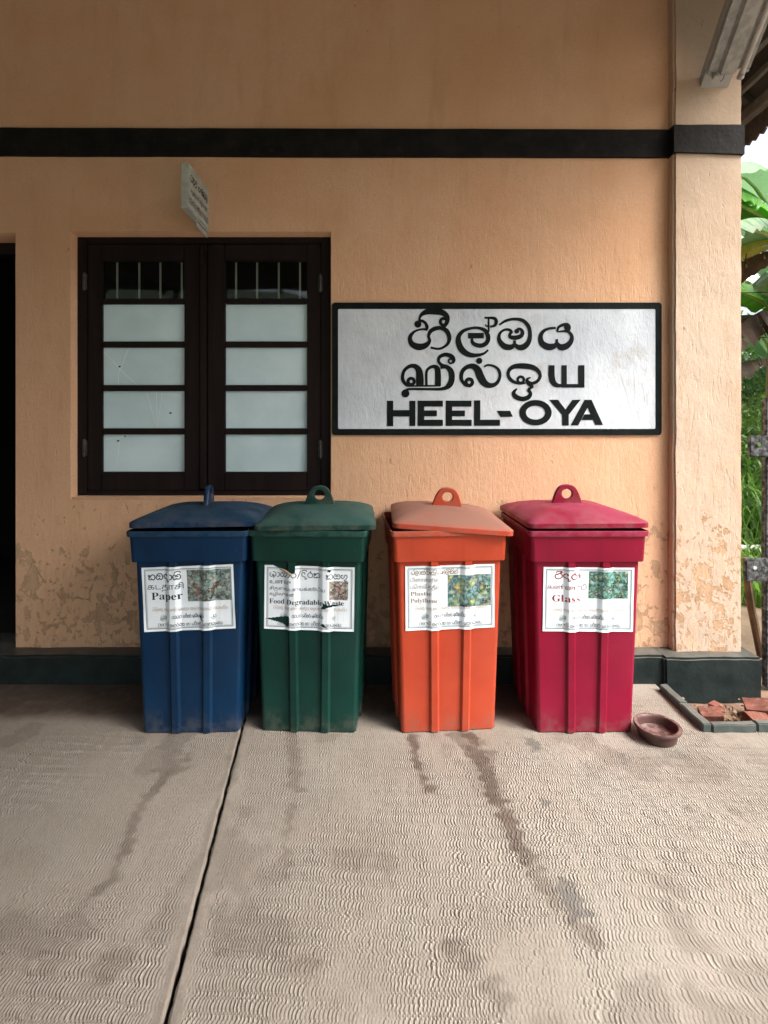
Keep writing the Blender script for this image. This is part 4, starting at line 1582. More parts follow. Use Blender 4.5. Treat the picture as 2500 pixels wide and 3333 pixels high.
lbox('socket', M['socket'], .070, .094, -.050, -.022, .008, .050, .004)
lbox('end_plate', M['lamp_metal'], .086, .094, -.012, .060, .004, .046)
lbox('end_plate', M['lamp_metal'], .080, .094, .108, .132, .010, .044)
m = MB()
m.tube([LP(.09, .015, .03), LP(.06, .013, .035), LP(.04, .012, .02)], .002, 6)
m.build('loose_wire', M['wire'], lamp)

# ------------------------------------------------------------------ waste bins
BH, CZ, LZ = .952, .808, .925
RIBF = (-.152, .172)


def body_dim(z):
    t = min(z, CZ) / CZ
    return .445 + (.492 - .445) * t, .450 + (.498 - .450) * t


def section(w, d, rib, r=.018, z=0.0, rounds=4, ht=.014, fk=.010):
    """plan outline with two ribs a side"""
    pts = []

    def side(length, n_off, fn):
        h = length / 2
        seq = [(-h + r, 0)]
        for fr in RIBF:
            c = fr * length
            seq += [(c - ht - fk, 0), (c - ht, rib), (c + ht, rib), (c + ht + fk, 0)]
        for a, b in seq:
            pts.append(fn(a, b))
        # corner
        for i in range(rounds + 1):
            an = R(90 * i / rounds)
            pts.append(fn(h - r + r * math.sin(an), -r + r * math.cos(an)))
    side(w, 0, lambda a, b: (a, -d / 2 - b, z))
    side(d, 0, lambda a, b: (w / 2 + b, a, z))
    side(w, 0, lambda a, b: (-a, d / 2 + b, z))
    side(d, 0, lambda a, b: (-w / 2 - b, -a, z))
    return pts


def make_body():
    m = MB()
    RB = .0125
    rg = []
    w, d = body_dim(0)
    rg.append(section(w - .012, d - .012, RB * .4, z=0))
    rg.append(section(w, d, RB * .9, z=.006))
    for z in (.05, .25, .45, .65, CZ - .001):
        w, d = body_dim(z)
        rg.append(section(w, d, RB, z=z))
    rg.append(section(.521, .528, 0, z=CZ))
    rg.append(section(.523, .530, 0, z=CZ + .004))
    rg.append(section(.533, .540, 0, z=LZ - .003))
    rg.append(section(.534, .541, 0, z=LZ))
    rg.append(section(.552, .558, 0, z=LZ + .002))
    rg.append(section(.556, .562, 0, z=BH - .004))
    rg.append(section(.553, .559, 0, z=BH))
    rg.append(section(.546, .552, 0, z=BH))
    rg.append(section(.540, .546, 0, z=BH - .004))
    rg.append(section(.516, .522, 0, z=LZ - .02))
    rg.append(section(.478, .484, 0, z=CZ - .004))
    rg.append(section(.430, .436, 0, z=.03))
    m.rings(rg, True, True, True)
    return m


body_mb = make_body()


def plan_sq(k_, r, z, n=5):
    """lid outline scaled by k_: 0.562 m wide, 0.596 m deep"""
    return [(x, y_, z) for x, y_ in rrect(-.281 * k_, .281 * k_, -.298 * k_, .298 * k_, r, n)]


def make_lid():
    m = MB()
    rg = [plan_sq(.98, .028, .0), plan_sq(1, .034, .001), plan_sq(1.0, .034, .022), plan_sq(.986, .034, .0265), plan_sq(.90, .04, .040), plan_sq(.76, .05, .056), plan_sq(.56, .05, .070), plan_sq(.30, .03, .077), plan_sq(.06, .006, .079)]
    m.rings(rg, True, False, True)
    ri = [plan_sq(.98, .028, .0), plan_sq(.972, .028, .018), plan_sq(.88, .04, .036), plan_sq(.56, .05, .064), plan_sq(.06, .006, .074)]
    m.rings([list(reversed(q)) for q in ri], True, False, True)
    return m


lid_mb = make_lid()


def make_handle():
    m = MB()
    half = [(.079, -.006), (.074, .010), (.066, .034), (.058, .054), (.046, .074), (.028, .088), (0, .093)]
    arc = catmull([(x, z) for x, z in half], False, 4)
    outer = arc + [(-x, z) for x, z in reversed(arc[:-1])]
    nb = 8
    outer += [(-.079 + .158 * i / nb, -.006) for i in range(1, nb)]
    cz, hr = .045, .0245
    hole = []
    for x, z in outer:
        a = math.atan2(z - cz, x)
        hole.append((hr * 1.08 * math.cos(a), cz + hr * math.sin(a)))
    def sh(pl, k_, c0=cz):
        return [(x * k_, c0 + (z - c0) * k_) for x, z in pl]
    t = .012
    loops = [(hole, -t * .6), (sh(hole, 1.14), -t), (sh(outer, .93), -t), (outer, -t * .55), (outer, t * .55), (sh(outer, .93), t), (sh(hole, 1.14), t), (hole, t * .6), (hole, -t * .6)]
    m.rings([[(x, y_, z) for x, z in pl] for pl, y_ in loops], True)
    return m


handle_mb = make_handle()

LW, LH = .420, .300


def label_profile(a):
    """how far the sticker stands off the panel, a = distance from a rib centre"""
    up, top0, top1, dn = -.036, -.012, .012, .038
    if a < up or a > dn:
        return 0.0
    if a < top0:
        t = (a - up) / (top0 - up)
    elif a <= top1:
        return 1.0
    else:
        t = (dn - a) / (dn - top1)
    return t * t * (3 - 2 * t) * .35 + t * .65


def pip(x, y, poly):
    r = False
    for (ax, ay), (bx, by) in zip(poly, poly[1:] + poly[:1]):
        if (ay > y) != (by > y) and x < (bx - ax) * (y - ay) / (by - ay) + ax:
            r = not r
    return r


FOOT = ['pa', 'i', 'lla', 'i', 'sa', 'ra', 'u', ' ', 'ka', 'lla', ' ', 'ha', 'ae', 'ka', 'i', ' ', 'a', 'pa', 'dha', 'ya', ' ', 'ka', 'lla', 'ma', 'na', 'aa', 'ka', 'ra', 'na', 'ya', ' ', 'va', 'ya', 'aa', 'pa', 'ta', 'i', 'ya']
LINE1 = ['ma', 'dhha', 'ya', 'ma', ' ', 'pa', 'ra', 'i', 'sa', 'ra', ' ', 'a', 'dhha', 'i', 'ka', 'aa', 'ra', 'i', 'ya']
LINE2 = ['ma', 'ha', 'va', 'ae', 'la', 'i', ' ', 'sa', 'ng', 'va', 'ra', 'dhha', 'na', ' ', 'ha', 'aa', ' ', 'pa', 'ra', 'i', 'sa', 'ra', ' ', 'a', 'ma', 'aa', 'ta', 'ya', 'aa', 'ng', 'sha', 'ya']


def make_label(parent, key, lx, zc, rot, seed):
    holes_ = {'green': [[(.075, -.01), (.345, -.01), (.345, .10), (.30, .135), (.18, .055)], [(.012, .838), (.27, .785), (.285, .80), (.285, .93), (.255, .955), (.20, .90)],
                        [(.655, .52), (.66, .56), (.72, .595), (.86, .585), (.80, .615), (.69, .635), (.685, .66), (.63, .65), (.655, .60)], [(.66, .875), (.71, .955), (.63, .915)], [(.715, .03), (.745, .055), (.725, .085), (.70, .07)]],
              'blue': [[(.60, .77), (.625, .775), (.65, .86), (.635, .87)]], 'orange': [[(.415, .10), (.425, .115), (.415, .14), (.405, .12)]], 'red': []}[key]
    slope = (.498 - .450) / 2 / CZ
    sl_ = math.atan(slope)
    cr, sr = math.cos(rot), math.sin(rot)

    def surf(u, v, l=0.0):
        """u, v in metres from the top-left corner of the sticker"""
        px, pz = u - LW / 2, LH / 2 - v
        a = lx + px * cr - pz * sr
        b = px * sr + pz * cr
        z = zc + b * math.cos(sl_)
        w, d = body_dim(z)
        h = 0
        for fr in RIBF:
            h = max(h, label_profile(a - fr * w))
        nz_ = mn.noise(Vector((a * 11 + seed, z * 6, seed))) * .0016 + mn.noise(Vector((a * 30, z * 11 + seed, 1))) * .0006
        edge = min(px + LW / 2, LW / 2 - px, pz + LH / 2, LH / 2 - pz)
        curl = .003 * max(0, 1 - edge / .012) * (.5 + mn.noise(Vector((a * 9, z * 9, seed + 3))))
        off = .0022 + .0132 * h + max(-.001, nz_) + max(0, curl) + l
        return (a, -d / 2 - off, z)

    drop = (lambda u, v: any(pip(u / LW, v / LH, h) for h in holes_)) if holes_ else None
    NXl, NYl = 168, 110
    vs = [surf(LW * i / NXl, LH * j / NYl) for j in range(NYl + 1) for i in range(NXl + 1)]
    fs = []
    for j in range(NYl):
        for i in range(NXl):
            if drop and drop(LW * (i + .5) / NXl, LH * (j + .5) / NYl):
                continue
            a = j * (NXl + 1) + i
            fs.append((a, a + NXl + 1, a + NXl + 2, a + 1))
    lab = raw('sticker', vs, fs, M['paper'], parent, True)
    fn = lambda x, y, l: surf(x, y, .0006 + l)
    # double green frame lines
    ik = Ink()
    for ins, w in ((.0125, .0030), (.0175, .0012)):
        n = 60
        for (p, q) in (((ins, ins), (LW - ins, ins)), ((LW - ins, ins), (LW - ins, LH - ins)), ((LW - ins, LH - ins), (ins, LH - ins)), ((ins, LH - ins), (ins, ins))):
            ik.put(ribbon([(p[0] + (q[0] - p[0]) * t / n, p[1] + (q[1] - p[1]) * t / n, w) for t in range(n + 1)], smooth=False))
    ik.build('printed_frame', M['ink_green'], lab, fn, None, drop)

    def lay(inks, mat, name='lettering'):
        inks.build(name, mat, lab, fn, .007, drop)
    U = lambda a: a * LW
    Vv = lambda a: a * LH

    def sinh(ls, u0, u1, v0, v1, mat, w=.13):
        i2 = Ink()
        put_sinhala(i2, ls, U(u0), U(u1), Vv(v0), Vv(v1), w)
        lay(i2, mat)

    def font(s, u0, u1, v0, v1, mat, cap=None):
        i2 = Ink()
        put_font(i2, s, U(u0), U(u1), Vv(v0), Vv(v1), cap)
        lay(i2, mat)

    def photo(u0, u1, v0, v1, mat):
        i2 = Ink()
        n1, n2 = 46, 30
        v_ = [(U(u0 + (u1 - u0) * i / n1), Vv(v0 + (v1 - v0) * j / n2), 0) for j in range(n2 + 1) for i in range(n1 + 1)]
        f_ = [(j * (n1 + 1) + i, j * (n1 + 1) + i + 1, (j + 1) * (n1 + 1) + i + 1, (j + 1) * (n1 + 1) + i) for j in range(n2) for i in range(n1)]
        i2.put((v_, f_))
        i2.build('printed_picture', mat, lab, fn, None, drop)

    if key == 'blue':
        sinh(['ka', 'da', 'dha', 'aa', 'sa', 'i'], .065, .43, .105, .195, M['ink_black'], .17)
        font('கடதாசி', .055, .45, .245, .345, M['ink_black'])
        font(serif('Paper'), .095, .435, .395, .505, M['ink_black'])
        photo(.49, .965, .065, .55, M['photo_paper'])
    elif key == 'green':
        sinh(['a', 'aa', 'ha', 'aa', 'ra', '/', 'dha', 'i', 'ra', 'na'], .055, .625, .095, .178, M['ink_black'], .13)
        sinh(['ka', 'sa', 'lla'], .685, .925, .105, .188, M['ink_black'], .13)
        font('உணவு/', .055, .30, .235, .285, M['ink_black'])
        font('சிதைவடையக்கூடிய', .055, .68, .325, .385, M['ink_black'])
        font('கழிவுகள்', .055, .335, .415, .470, M['ink_black'])
        font(serif('Food/Degradable Waste'), .055, .885, .525, .600, M['ink_black'])
        photo(.725, .93, .225, .515, M['photo_food'])
    elif key == 'orange':
        sinh(['pa', 'hal', 'la', 'aa', 'sa', 'hal', 'ta', 'i', 'ka', 'hal', '/', 'e', 'pa', 'aa', 'la', 'i', 'na', 'i', 'na', 'hal'], .060, .59, .075, .135, M['ink_brown'], .15)
        font('பிளாஸ்ரிக்', .055, .365, .178, .245, M['ink_brown'])
        font('பொலித்தீன்', .055, .39, .285, .355, M['ink_brown'])
        font(serif('Plastic /'), .055, .285, .40, .46, M['ink_brown'])
        font(serif('Polythene'), .055, .355, .505, .57, M['ink_brown'])
        photo(.47, .955, .155, .65, M['photo_plastic'])
    else:
        sinh(['va', 'ii', 'dha', 'ra', 'ru'], .125, .41, .095, .180, M['ink_red'], .19)
        font('கண்ணாடி', .045, .475, .262, .345, M['ink_red'])
        font(serif('Glass'), .10, .405, .430, .535, M['ink_red'])
        photo(.50, .935, .065, .485, M['photo_glass'])
    sinh(FOOT, .10, .925, .640, .680, M['ink_faint'], .16)
    sinh(LINE1, .315, .665, .752, .800, M['ink_black'], .11)
    sinh(LINE2, .15, .86, .877, .925, M['ink_black'], .11)
    # emblems of the two offices
    i2 = Ink()
    cx, cy, r_ = U(.215), Vv(.795), .0150
    i2.put(ring(cx, cy, r_, .0012))
    for k_ in range(5):
        o_ = (k_ - 2) * .0055
        hh = math.sqrt(max(0, r_ ** 2 - o_ ** 2))
        i2.put(ribbon([(cx + o_ - hh * .5, cy + hh * .8, .0022), (cx + o_ + .002, cy, .0026), (cx + o_ + hh * .45, cy - hh * .8, .0018)], False, 4))
    lay(i2, M['ink_green'], 'emblem')
    i2 = Ink()
    cx, cy, r_ = U(.765), Vv(.79), .0105
    i2.put(ribbon([(cx + r_ * math.cos(R(a)), cy + r_ * math.sin(R(a)), .0022) for a in range(-60, 200, 20)], False, 2))
    i2.put(ribbon([(cx - .003, cy + .007, .002), (cx, cy - .002, .0035), (cx + .002, cy - .008, .002)], False, 4))
    i2.put(disc(cx + .003, cy + .003, .003))
    for k_ in range(5):
        i2.put(ribbon([(cx - .008 + .004 * k_, cy + .013, .001), (cx - .006 + .004 * k_, cy + .017, .001)], smooth=False))
    lay(i2, M['ink_green'], 'emblem')
    if key == 'green':      # paper torn and rolled back at the top edge
        pts = [surf(U(.17 + .14 * t / 8), Vv(.045 + .085 * t / 8), .004) for t in range(9)]
        mm = MB()
        mm.tube(pts, [.0025, .004, .005, .0055, .006, .006, .0055, .005, .004], 8)
        mm.build('torn_flap', plain('brown_sticker_back', (.26, .20, .15), .8), lab)
    return lab


def make_bin(key, loc, yaw, lid_loc, lid_rot, lab, label, seed):
    root = empty('waste_bin', loc, R(yaw))
    tag(root, label, 'bin', 'waste sorting bins in a row against the wall')
    mt = M['bin_' + key]
    body_mb.build('body', mt, root, 40)
    ld = lid_mb.build('lid', mt, root, 24)
    ld.location = lid_loc
    ld.rotation_euler = tuple(R(a) for a in lid_rot)
    hd_ = handle_mb.build('handle', mt, ld, 50)
    hd_.location = (0, 0, .079)
    make_label(root, key, lab[0], lab[1], R(lab[2]), seed)
    return root


make_bin('blue', (-.905, 2.405 + .226, 0), 1.2, (.004, .022, .958), (0.3, 1.4, 95), (-.002, .637, 1.9), 'blue plastic waste bin with Paper sticker and sideways lid handle, leftmost of the row', 1.3)
make_bin('green', (-.342, 2.413 + .226, 0), -2.5, (.010, .018, .955), (.3, 0, 5.5), (.006, .634, -1.0), 'dark green plastic waste bin with torn Food/Degradable Waste sticker', 4.1)
make_bin('orange', (.285, 2.418 + .226, 0), 4.5, (.034, .012, .946), (.3, 4.0, -4.5), (.004, .637, .5), 'orange plastic waste bin with dusty crooked lid and Plastic / Polythene sticker', 7.7)
make_bin('red', (.936, 2.408 + .226, 0), .4, (.004, .022, .962), (-.3, -.3, 0), (.008, .630, -.5), 'crimson plastic waste bin with Glass sticker, beside the clay bowl', 9.2)

# ------------------------------------------------------------------ clay bowl
bowl = empty('clay_bowl', (1.256, 2.372, .002))
bowl.scale = (.96, .96, 1.0)
tag(bowl, 'small round reddish brown clay bowl on the floor beside the crimson bin', 'bowl')
m = MB()
pr = [(.076, 0), (.084, .004), (.090, .030), (.092, .042), (.097, .044), (.104, .048), (.105, .056), (.102, .060), (.090, .060), (.086, .057), (.083, .046), (.080, .022), (.070, .015), (.0, .014)]
n = 48
rings_ = []
for r_, z in pr[:-1]:
    rings_.append([(r_ * (1 + .012 * math.sin(3 * a + z * 40)) * math.cos(a), r_ * (1 + .012 * math.sin(2 * a + 1)) * math.sin(a), z + .0012 * math.sin(2 * a + 2)) for a in (k_ * 2 * math.pi / n for k_ in range(n))])
m.rings(rings_, True, True, True)
m.build('dish', M['bowl'], bowl, 45)
m = MB()
m.tube([(-.012, -.006, .0165), (.01, -.012, .0168), (.032, -.016, .0165)], .0012, 5)
m.build('twig', M['joint'], bowl)

# ------------------------------------------------------------------ brick bed at the corner
kerb = empty('bed_kerb', (1.51, 2.42, 0))
tag(kerb, 'chipped dark green concrete edging round the brick bed at the pillar foot', 'kerb')


def kb(x0, x1, y0, y1, z1, seed):
    return rough_box('kerb_stone', M['bed_kerb'], kerb, x0 - 1.51, x1 - 1.51, y0 - 2.42, y1 - 2.42, -.14, z1, .022, .0055, .004, seed)


kb(1.488, 1.530, 2.414, 2.60, .040, 1)
kb(1.492, 1.534, 2.603, 2.80, .036, 2)
kb(1.534, 1.745, 2.410, 2.445, .039, 3)
kb(1.749, 2.02, 2.411, 2.447, .041, 4)
kb(2.024, 2.42, 2.409, 2.445, .039, 5)
bed = MB()
vs, fs = [], []
nx, ny = 50, 26
for j in range(ny + 1):
    for i in range(nx + 1):
        x_ = 1.525 + (3.0 - 1.525) * i / nx
        y_ = 2.440 + (2.95 - 2.440) * j / ny
        vs.append((x_, y_, -.092 + .010 * mn.noise(Vector((x_ * 14, y_ * 14, 0))) + .004 * mn.noise(Vector((x_ * 40, y_ * 40, 3)))))
for j in range(ny):
    for i in range(nx):
        a = j * (nx + 1) + i
        fs.append((a, a + 1, a + nx + 2, a + nx + 1))
bed.add(vs, fs)
struct(bed.build('soil_bed', M['soil'], None, 60))


def brick(loc, dim, rot, seed, label):
    o = rough_box('broken_brick', M['brick'], None, -dim[0] / 2, dim[0] / 2, -dim[1] / 2, dim[1] / 2, 0, dim[2], .045, .009, .0015, seed, 14)
    o.location = loc
    o.rotation_euler = tuple(R(a) for a in rot)
    return tag(o, label, 'brick', 'broken bricks in the corner bed')


brick((1.646, 2.600, -.095), (.100, .075, .100), (8, -5, -14), 1, 'squat broken brick piece nearest the kerb corner')
brick((1.862, 2.590, -.100), (.125, .080, .082), (14, 9, 8), 2, 'broken brick piece leaning in the middle of the bed')
brick((1.985, 2.690, -.095), (.16, .10, .095), (12, -10, -24), 3, 'large broken brick at the right edge of the bed')
brick((1.76, 2.740, -.092), (.09, .06, .050), (5, 12, 40), 4, 'small brick scrap near the plinth in the bed')
# leaf litter in the bed
lt = MB()
for i in range(130):
    x_, y_ = random.uniform(1.55, 2.05), random.uniform(2.455, 2.80)
    if random.random() < .6:
        x_, y_ = random.gauss(1.755, .035), random.gauss(2.60, .04)
    s_ = random.uniform(.008, .020)
    a = random.uniform(0, 6.28)
    z_ = -.080 + random.uniform(0, .05)
    c_, s2 = math.cos(a), math.sin(a)
    t_ = random.uniform(-.01, .01)
    lt.add([(x_ - s_ * c_, y_ - s_ * s2, z_), (x_ + .4 * s_ * s2, y_ - .4 * s_ * c_, z_ + t_ + .004), (x_ + s_ * c_, y_ + s_ * s2, z_ + t_), (x_ - .4 * s_ * s2, y_ + .4 * s_ * c_, z_ + .006)], [(0, 1, 2), (0, 2, 3)])
struct(tag(lt.build('leaf_litter', M['straw'], None, 0), 'dry leaf litter between the broken bricks', 'leaf litter'), 'stuff')

# ------------------------------------------------------------------ fence beyond the corner
FYc = 2.99
fence = empty('concrete_fence', (2.26, FYc, -.1))
tag(fence, 'blackened concrete post and rail fence beyond the corner pillar', 'fence')


def fb(name, mat, x0, x1, y0, y1, z0, z1, seed, cell=.05, amp=.003):
    return rough_box(name, mat, fence, x0 - 2.26, x1 - 2.26, y0 - FYc, y1 - FYc, z0 + .1, z1 + .1, cell, amp, .006, seed)


fb('post', M['post'], P(2494, 0, 3.02).x, P(2494, 0, 3.02).x + .11, 3.02, 3.062, -.1, 1.60, 1)


def rail(sx0, sy0, sy1, hole, seed):
    z1, z0 = P(0, sy0, FYc).z, P(0, sy1, FYc).z
    x0 = P(sx0, 0, FYc).x
    o = fb('rail', M['post'], x0, x0 + 1.6, FYc, FYc + .028, z0, z1, seed, .04, .0025)
    hx, hz = P(hole[0], hole[1], FYc).x, P(hole[0], hole[1], FYc).z
    m = MB()
    m.tube([(hx - 2.26, -.006, hz + .1), (hx - 2.26, .002, hz + .1)], .011, 14)
    m.build('bolt_hole', M['bush_light'] if seed == 3 else M['rock'], fence)


rail(2443, 1417, 1488, (2469, 1447), 3)
rail(2428, 1818, 1894, (2456, 1848), 4)
rail(2443, 2600, 2680, (2469, 2640), 5) if False else None
st = MB()
st.tube([P(2428, 1815, 3.16), P(2432, 1880, 3.17), P(2446, 1980, 3.19), P(2478, 2135, 3.22)], [.018, .020, .022, .024], 9)
st.build('leaning_stick', M['stick'])
tag(bpy.data.objects['leaning_stick'], 'brown stick leaning behind the lower fence rail', 'stick')
pp = MB()
pp.tube([(2.2, 4.75, P(0, 1783, 4.75).z), (5.5, 4.70, P(0, 1783, 4.75).z + .02)], .024, 10)
o = pp.build('white_pipe', M['pipe'])
tag(o, 'white pipe running level behind the fence', 'pipe')
for i, (sx, sy, yy, r_) in enumerate(((2430, 1935, 4.6, .18), (2470, 1975, 4.4, .16), (2440, 2000, 4.3, .12), (2500, 1930, 4.8, .2))):
    c_ = P(sx, sy, yy)
    o = rough_box('pale_stone', M['rock'], None, c_.x - r_, c_.x + r_, yy - r_ * .7, yy + r_ * .7, c_.z - r_ * .55, c_.z + r_ * .4, .06, .02, .04, 20 + i)
    tag(o, ['large pale stone lying left behind the fence', 'pale stone lying low between stick and post', 'small pale stone nearest the leaning stick', 'pale stone at the right edge behind the post'][i], 'stone', 'pale stones behind the fence')
bank = MB()
vs, fs = [], []
nx, ny = 30, 24
for j in range(ny + 1):
    for i in range(nx + 1):
        x_ = 2.12 + 14 * i / nx
        y_ = 3.2 + 16 * j / ny
        vs.append((x_, y_, -.08 + .55 * (1 - math.exp(-max(0, y_ - 3.6) * .55)) + .12 * mn.noise(Vector((x_, y_, 0)))))
for j in range(ny):
    for i in range(nx):
        a = j * (nx + 1) + i
        fs.append((a, a + 1, a + nx + 2, a + nx + 1))
bank.add(vs, fs)
struct(bank.build('garden_bank', M['ground'], None, 60))


def ground_z(x_, y_):
    return -.08 + .55 * (1 - math.exp(-max(0, y_ - 3.6) * .55)) + .12 * mn.noise(Vector((x_, y_, 0)))


# grass and ground cover
gr = MB()
for i in range(5200):
    y_ = random.uniform(4.0, 8.5)
    x_ = y_ * random.uniform(.60, .95)
    z_ = ground_z(x_, y_) - .02
    h_ = random.uniform(.25, 1.0) * (1 if y_ > 5 else .55)
    a = random.uniform(0, 6.28)
    ln = random.uniform(.1, .7) * h_
    w_ = random.uniform(.006, .016)
    px, py = -math.sin(a) * w_, math.cos(a) * w_
    pts = []
    for t in (0, .4, .75, 1):
        pts.append((x_ + math.cos(a) * ln * t * t, y_ + math.sin(a) * ln * t * t, z_ + h_ * (t - .28 * t * t * t)))
    v_ = []
    for t_, p in zip((1, 1, .7, .05), pts):
        v_ += [(p[0] + px * t_, p[1] + py * t_, p[2]), (p[0] - px * t_, p[1] - py * t_, p[2])]
    gr.add(v_, [(0, 1, 3, 2), (2, 3, 5, 4), (4, 5, 7, 6)])
struct(tag(gr.build('tall_grass', M['grass'], None, 0), 'tall green grass growing behind the fence', 'grass'), 'stuff')


def leafy(name, mats, center, rad, count, size, label, cat, group, trunk_to):
    root = empty(name, (center[0], center[1], trunk_to))
    tag(root, label, cat, group)
    c_ = Vector(center)
    for mi, mt in enumerate(mats):
        m = MB()
        cl = [Vector((random.gauss(0, .55), random.gauss(0, .55), random.gauss(0, .55))) for _ in range(26)]
        for i in range(count // len(mats)):
            q = random.choice(cl)
            d_ = Vector((random.gauss(0, 1), random.gauss(0, 1), random.gauss(0, 1))).normalized() * (random.random() ** .4) * .38
            p = Vector((c_.x + (q.x + d_.x) * rad[0], c_.y + (q.y + d_.y) * rad[1], c_.z + (q.z + d_.z) * rad[2])) - root.location
            n_ = Vector((random.gauss(0, .7), random.gauss(0, .7) - .3, random.random() + .3)).normalized()
            u_ = n_.orthogonal().normalized()
            u_.rotate(Matrix.Rotation(random.uniform(0, 6.28), 3, n_))
            w_ = n_.cross(u_)
            s_ = size * random.uniform(.6, 1.3)
            m.add([p - u_ * s_, p + w_ * s_ * .42 + n_ * s_ * .1, p + u_ * s_, p - w_ * s_ * .42 + n_ * s_ * .1], [(0, 1, 2), (0, 2, 3)])
        m.build('crown', mt, root, 0)
    m = MB()
    for k_ in range(5):
        a = k_ * 1.3
        m.tube([(0.05 * math.cos(a), .05 * math.sin(a), 0), (.2 * math.cos(a) * rad[0], .2 * math.sin(a) * rad[1], (c_.z - trunk_to) * .6), (.5 * math.cos(a) * rad[0], .5 * math.sin(a) * rad[1], (c_.z - trunk_to) + .2 * rad[2])], [.04, .028, .01], 7)
    m.build('trunk', M['bark'], root)
    return root


leafy('garden_shrub', [M['bush'], M['bush_light']], (7.3, 10.2, 2.1), (1.3, 1.2, 1.9), 9000, .075, 'dense dark green shrub seen past the pillar edge', 'shrub', 'shrubs in the garden', ground_z(7.3, 10.2))
leafy('garden_shrub', [M['bush'], M['bush_light']], (9.4, 11.5, 2.4), (1.5, 1.3, 2.2), 8000, .085, 'tall bushy shrub farther right in the garden', 'shrub', 'shrubs in the garden', ground_z(9.4, 11.5))
leafy('garden_shrub', [M['bush_light'], M['grass']], (5.15, 7.2, .9), (.8, .7, .65), 5000, .050, 'low bright green leafy plant among the grass behind the fence', 'shrub', 'shrubs in the garden', ground_z(5.15, 7.2))


def banana_leaf(parent, name, base, az, length, el, droop, width, mat, rib=True, tears=6, fold=.35, seed=0):
    """an arched midrib with two blade halves, split into strips"""
    rnd = random.Random(seed)
    n = 28
    pts = []
    p = Vector(base)
    e = el
    for i in range(n + 1):
        pts.append(p.copy())
        d_ = Vector((math.cos(az) * math.cos(e), math.sin(az) * math.cos(e), math.sin(e)))
        p = p + d_ * length / n
        e -= droop / n
    m = MB()
    side = Vector((-math.sin(az), math.cos(az), 0))
    for sg in (-1, 1):
        cut = set(rnd.sample(range(3, n), tears))
        prev = None
        for i in range(2, n + 1):
            t = (i - 2) / (n - 2)
            w_ = width * (math.sin(math.pi * min(1, t * .93 + .05)) ** .55)
            tn = (pts[min(i + 1, n)] - pts[i - 1]).normalized()
            up = side.cross(tn).normalized()
            if up.z < 0:
                up = -up
            dz = fold * (1 + .3 * rnd.uniform(-1, 1))
            q1 = pts[i] + side * sg * w_ * .5 + up * w_ * .16
            q2 = pts[i] + side * sg * w_ * (1 - .25 * fold) - up * w_ * dz * .9 + tn * w_ * .18 * rnd.uniform(-.3, .6)
            cur = [pts[i] + up * .004, q1, q2]
            if prev is not None:
                if i in cut:
                    gap_ = tn * (length / n) * .35
                    a = [prev[0], prev[1] + gap_ * .5, prev[2] + gap_]
                else:
                    a = prev
                m.add(a + cur, [(0, 1, 4, 3), (1, 2, 5, 4)])
            prev = cur
    o = m.build(name, mat, parent, 60)
    if rib:
        r_ = MB()
        r_.tube([p_ - Vector((0, 0, .012)) for p_ in pts[::3] + [pts[-1]]], [.022 * (1 - .09 * k_) for k_ in range(len(pts[::3]) + 1)], 7)
        r_.build('midrib', M['midrib'], o)
    return o


def banana(loc, h, leaves, label, seed):
    root = empty('banana_plant', loc)
    tag(root, label, 'banana plant', 'banana plants in the garden')
    m = MB()
    m.tube([(0, 0, 0), (.02, .01, h * .5), (.05, .02, h)], [.13, .11, .06], 12)
    m.build('stem', M['trunk_banana'], root, 60)
    for i, (az, ln, el, dr, wd, mt) in enumerate(leaves):
        banana_leaf(root, 'leaf', (.05, .02, h - .1 - .05 * (i % 3)), R(az), ln, R(el), R(dr), wd, M[mt], True, 7, .35 if mt != 'banana_dry' else .9, seed + i)
    return root


banana((3.70, 4.72, .1), 3.15, [(172, 1.7, 52, 85, .27, 'banana'), (150, 1.8, 66, 80, .28, 'banana'), (200, 1.5, 30, 90, .25, 'banana_pale'), (110, 1.7, 60, 95, .27, 'banana'), (250, 1.6, 45, 90, .26, 'banana'), (330, 1.7, 50, 90, .27, 'banana_pale'), (165, 1.3, 0, 60, .2, 'banana_yellow'), (130, 1.4, -5, 70, .16, 'banana_dry')], 'banana plant standing closest behind the corner pillar', 105)
banana((4.08, 5.35, .2), 3.35, [(170, 2.0, 62, 85, .30, 'banana'), (120, 2.1, 72, 80, .30, 'banana'), (215, 1.9, 50, 95, .28, 'banana_pale'), (80, 2.0, 66, 90, .3, 'banana_pale'), (145, 1.7, 20, 85, .24, 'banana_yellow'), (300, 2.0, 60, 90, .3, 'banana'), (100, 1.6, 8, 110, .20, 'banana_dry'), (190, 1.5, 25, 95, .26, 'banana')], 'banana plant with leaves crossing close behind the pillar edge', 65)
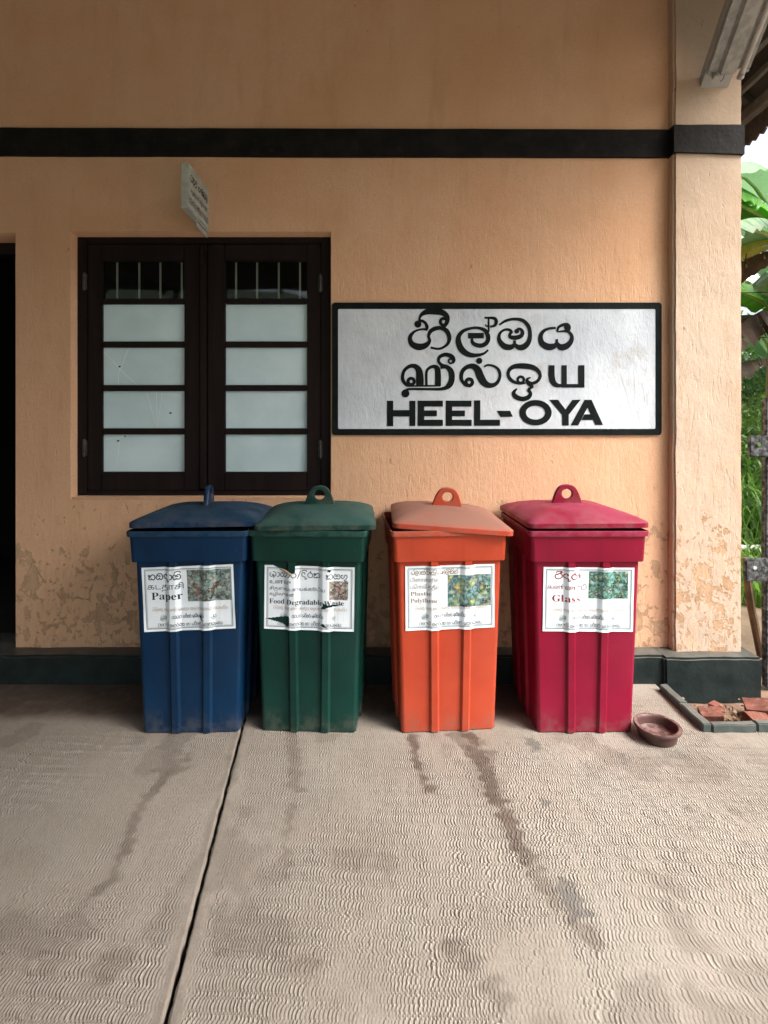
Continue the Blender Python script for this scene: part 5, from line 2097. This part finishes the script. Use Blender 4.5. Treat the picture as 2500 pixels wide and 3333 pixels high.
banana((4.62, 5.95, .25), 2.55, [(150, 2.0, 66, 80, .30, 'banana_pale'), (185, 1.9, 45, 90, .28, 'banana'), (205, 1.7, 20, 85, .26, 'banana_dry'), (230, 1.8, 40, 85, .28, 'banana_pale'), (60, 2.0, 60, 90, .3, 'banana'), (160, 1.6, 5, 70, .24, 'banana_yellow')], 'low banana plant with a dead brown leaf hanging behind the pillar edge', 85)
banana((4.95, 6.3, .3), 2.9, [(115, 2.3, 65, 75, .30, 'banana'), (195, 2.4, 60, 95, .30, 'banana_pale'), (275, 2.2, 48, 85, .28, 'banana'), (240, 2.2, 30, 80, .28, 'banana_pale'), (20, 2.2, 50, 85, .3, 'banana'), (165, 2.0, 20, 90, .26, 'banana_yellow'), (320, 1.9, 10, 105, .22, 'banana_dry')], 'banana plant with broad arching leaves, second from the pillar', 5)
banana((5.35, 7.1, .35), 2.1, [(150, 2.0, 70, 80, .28, 'banana'), (215, 2.1, 50, 100, .27, 'banana_pale'), (260, 1.8, 35, 90, .26, 'banana'), (190, 1.7, 5, 80, .20, 'banana_dry'), (60, 2.0, 60, 80, .28, 'banana'), (330, 1.8, 45, 80, .28, 'banana')], 'shorter banana plant with a hanging dead brown leaf', 25)
banana((6.6, 8.4, .4), 3.6, [(170, 2.6, 60, 80, .33, 'banana'), (230, 2.4, 40, 90, .30, 'banana_pale'), (280, 2.3, 55, 95, .30, 'banana'), (110, 2.3, 60, 80, .30, 'banana_pale'), (30, 2.3, 50, 80, .30, 'banana'), (205, 2.2, 12, 70, .26, 'banana_yellow')], 'tall banana plant standing farthest back in the garden', 45)
for i, (sy, r_) in enumerate(((812, .005), (946, .006), (1092, .007))):
    yy = 5.6
    z_ = P(0, sy, yy).z
    w = MB()
    w.tube([(2.2 + 9.0 * t, yy + .02 * t, z_ - .10 * math.sin(math.pi * t) * .3) for t in [k_ / 8 for k_ in range(9)]], r_, 6)
    o = w.build('wire', M['wire'])
    tag(o, ['topmost', 'middle', 'lowest'][i] + ' of three black wires crossing the garden', 'wire', 'wires over the garden')
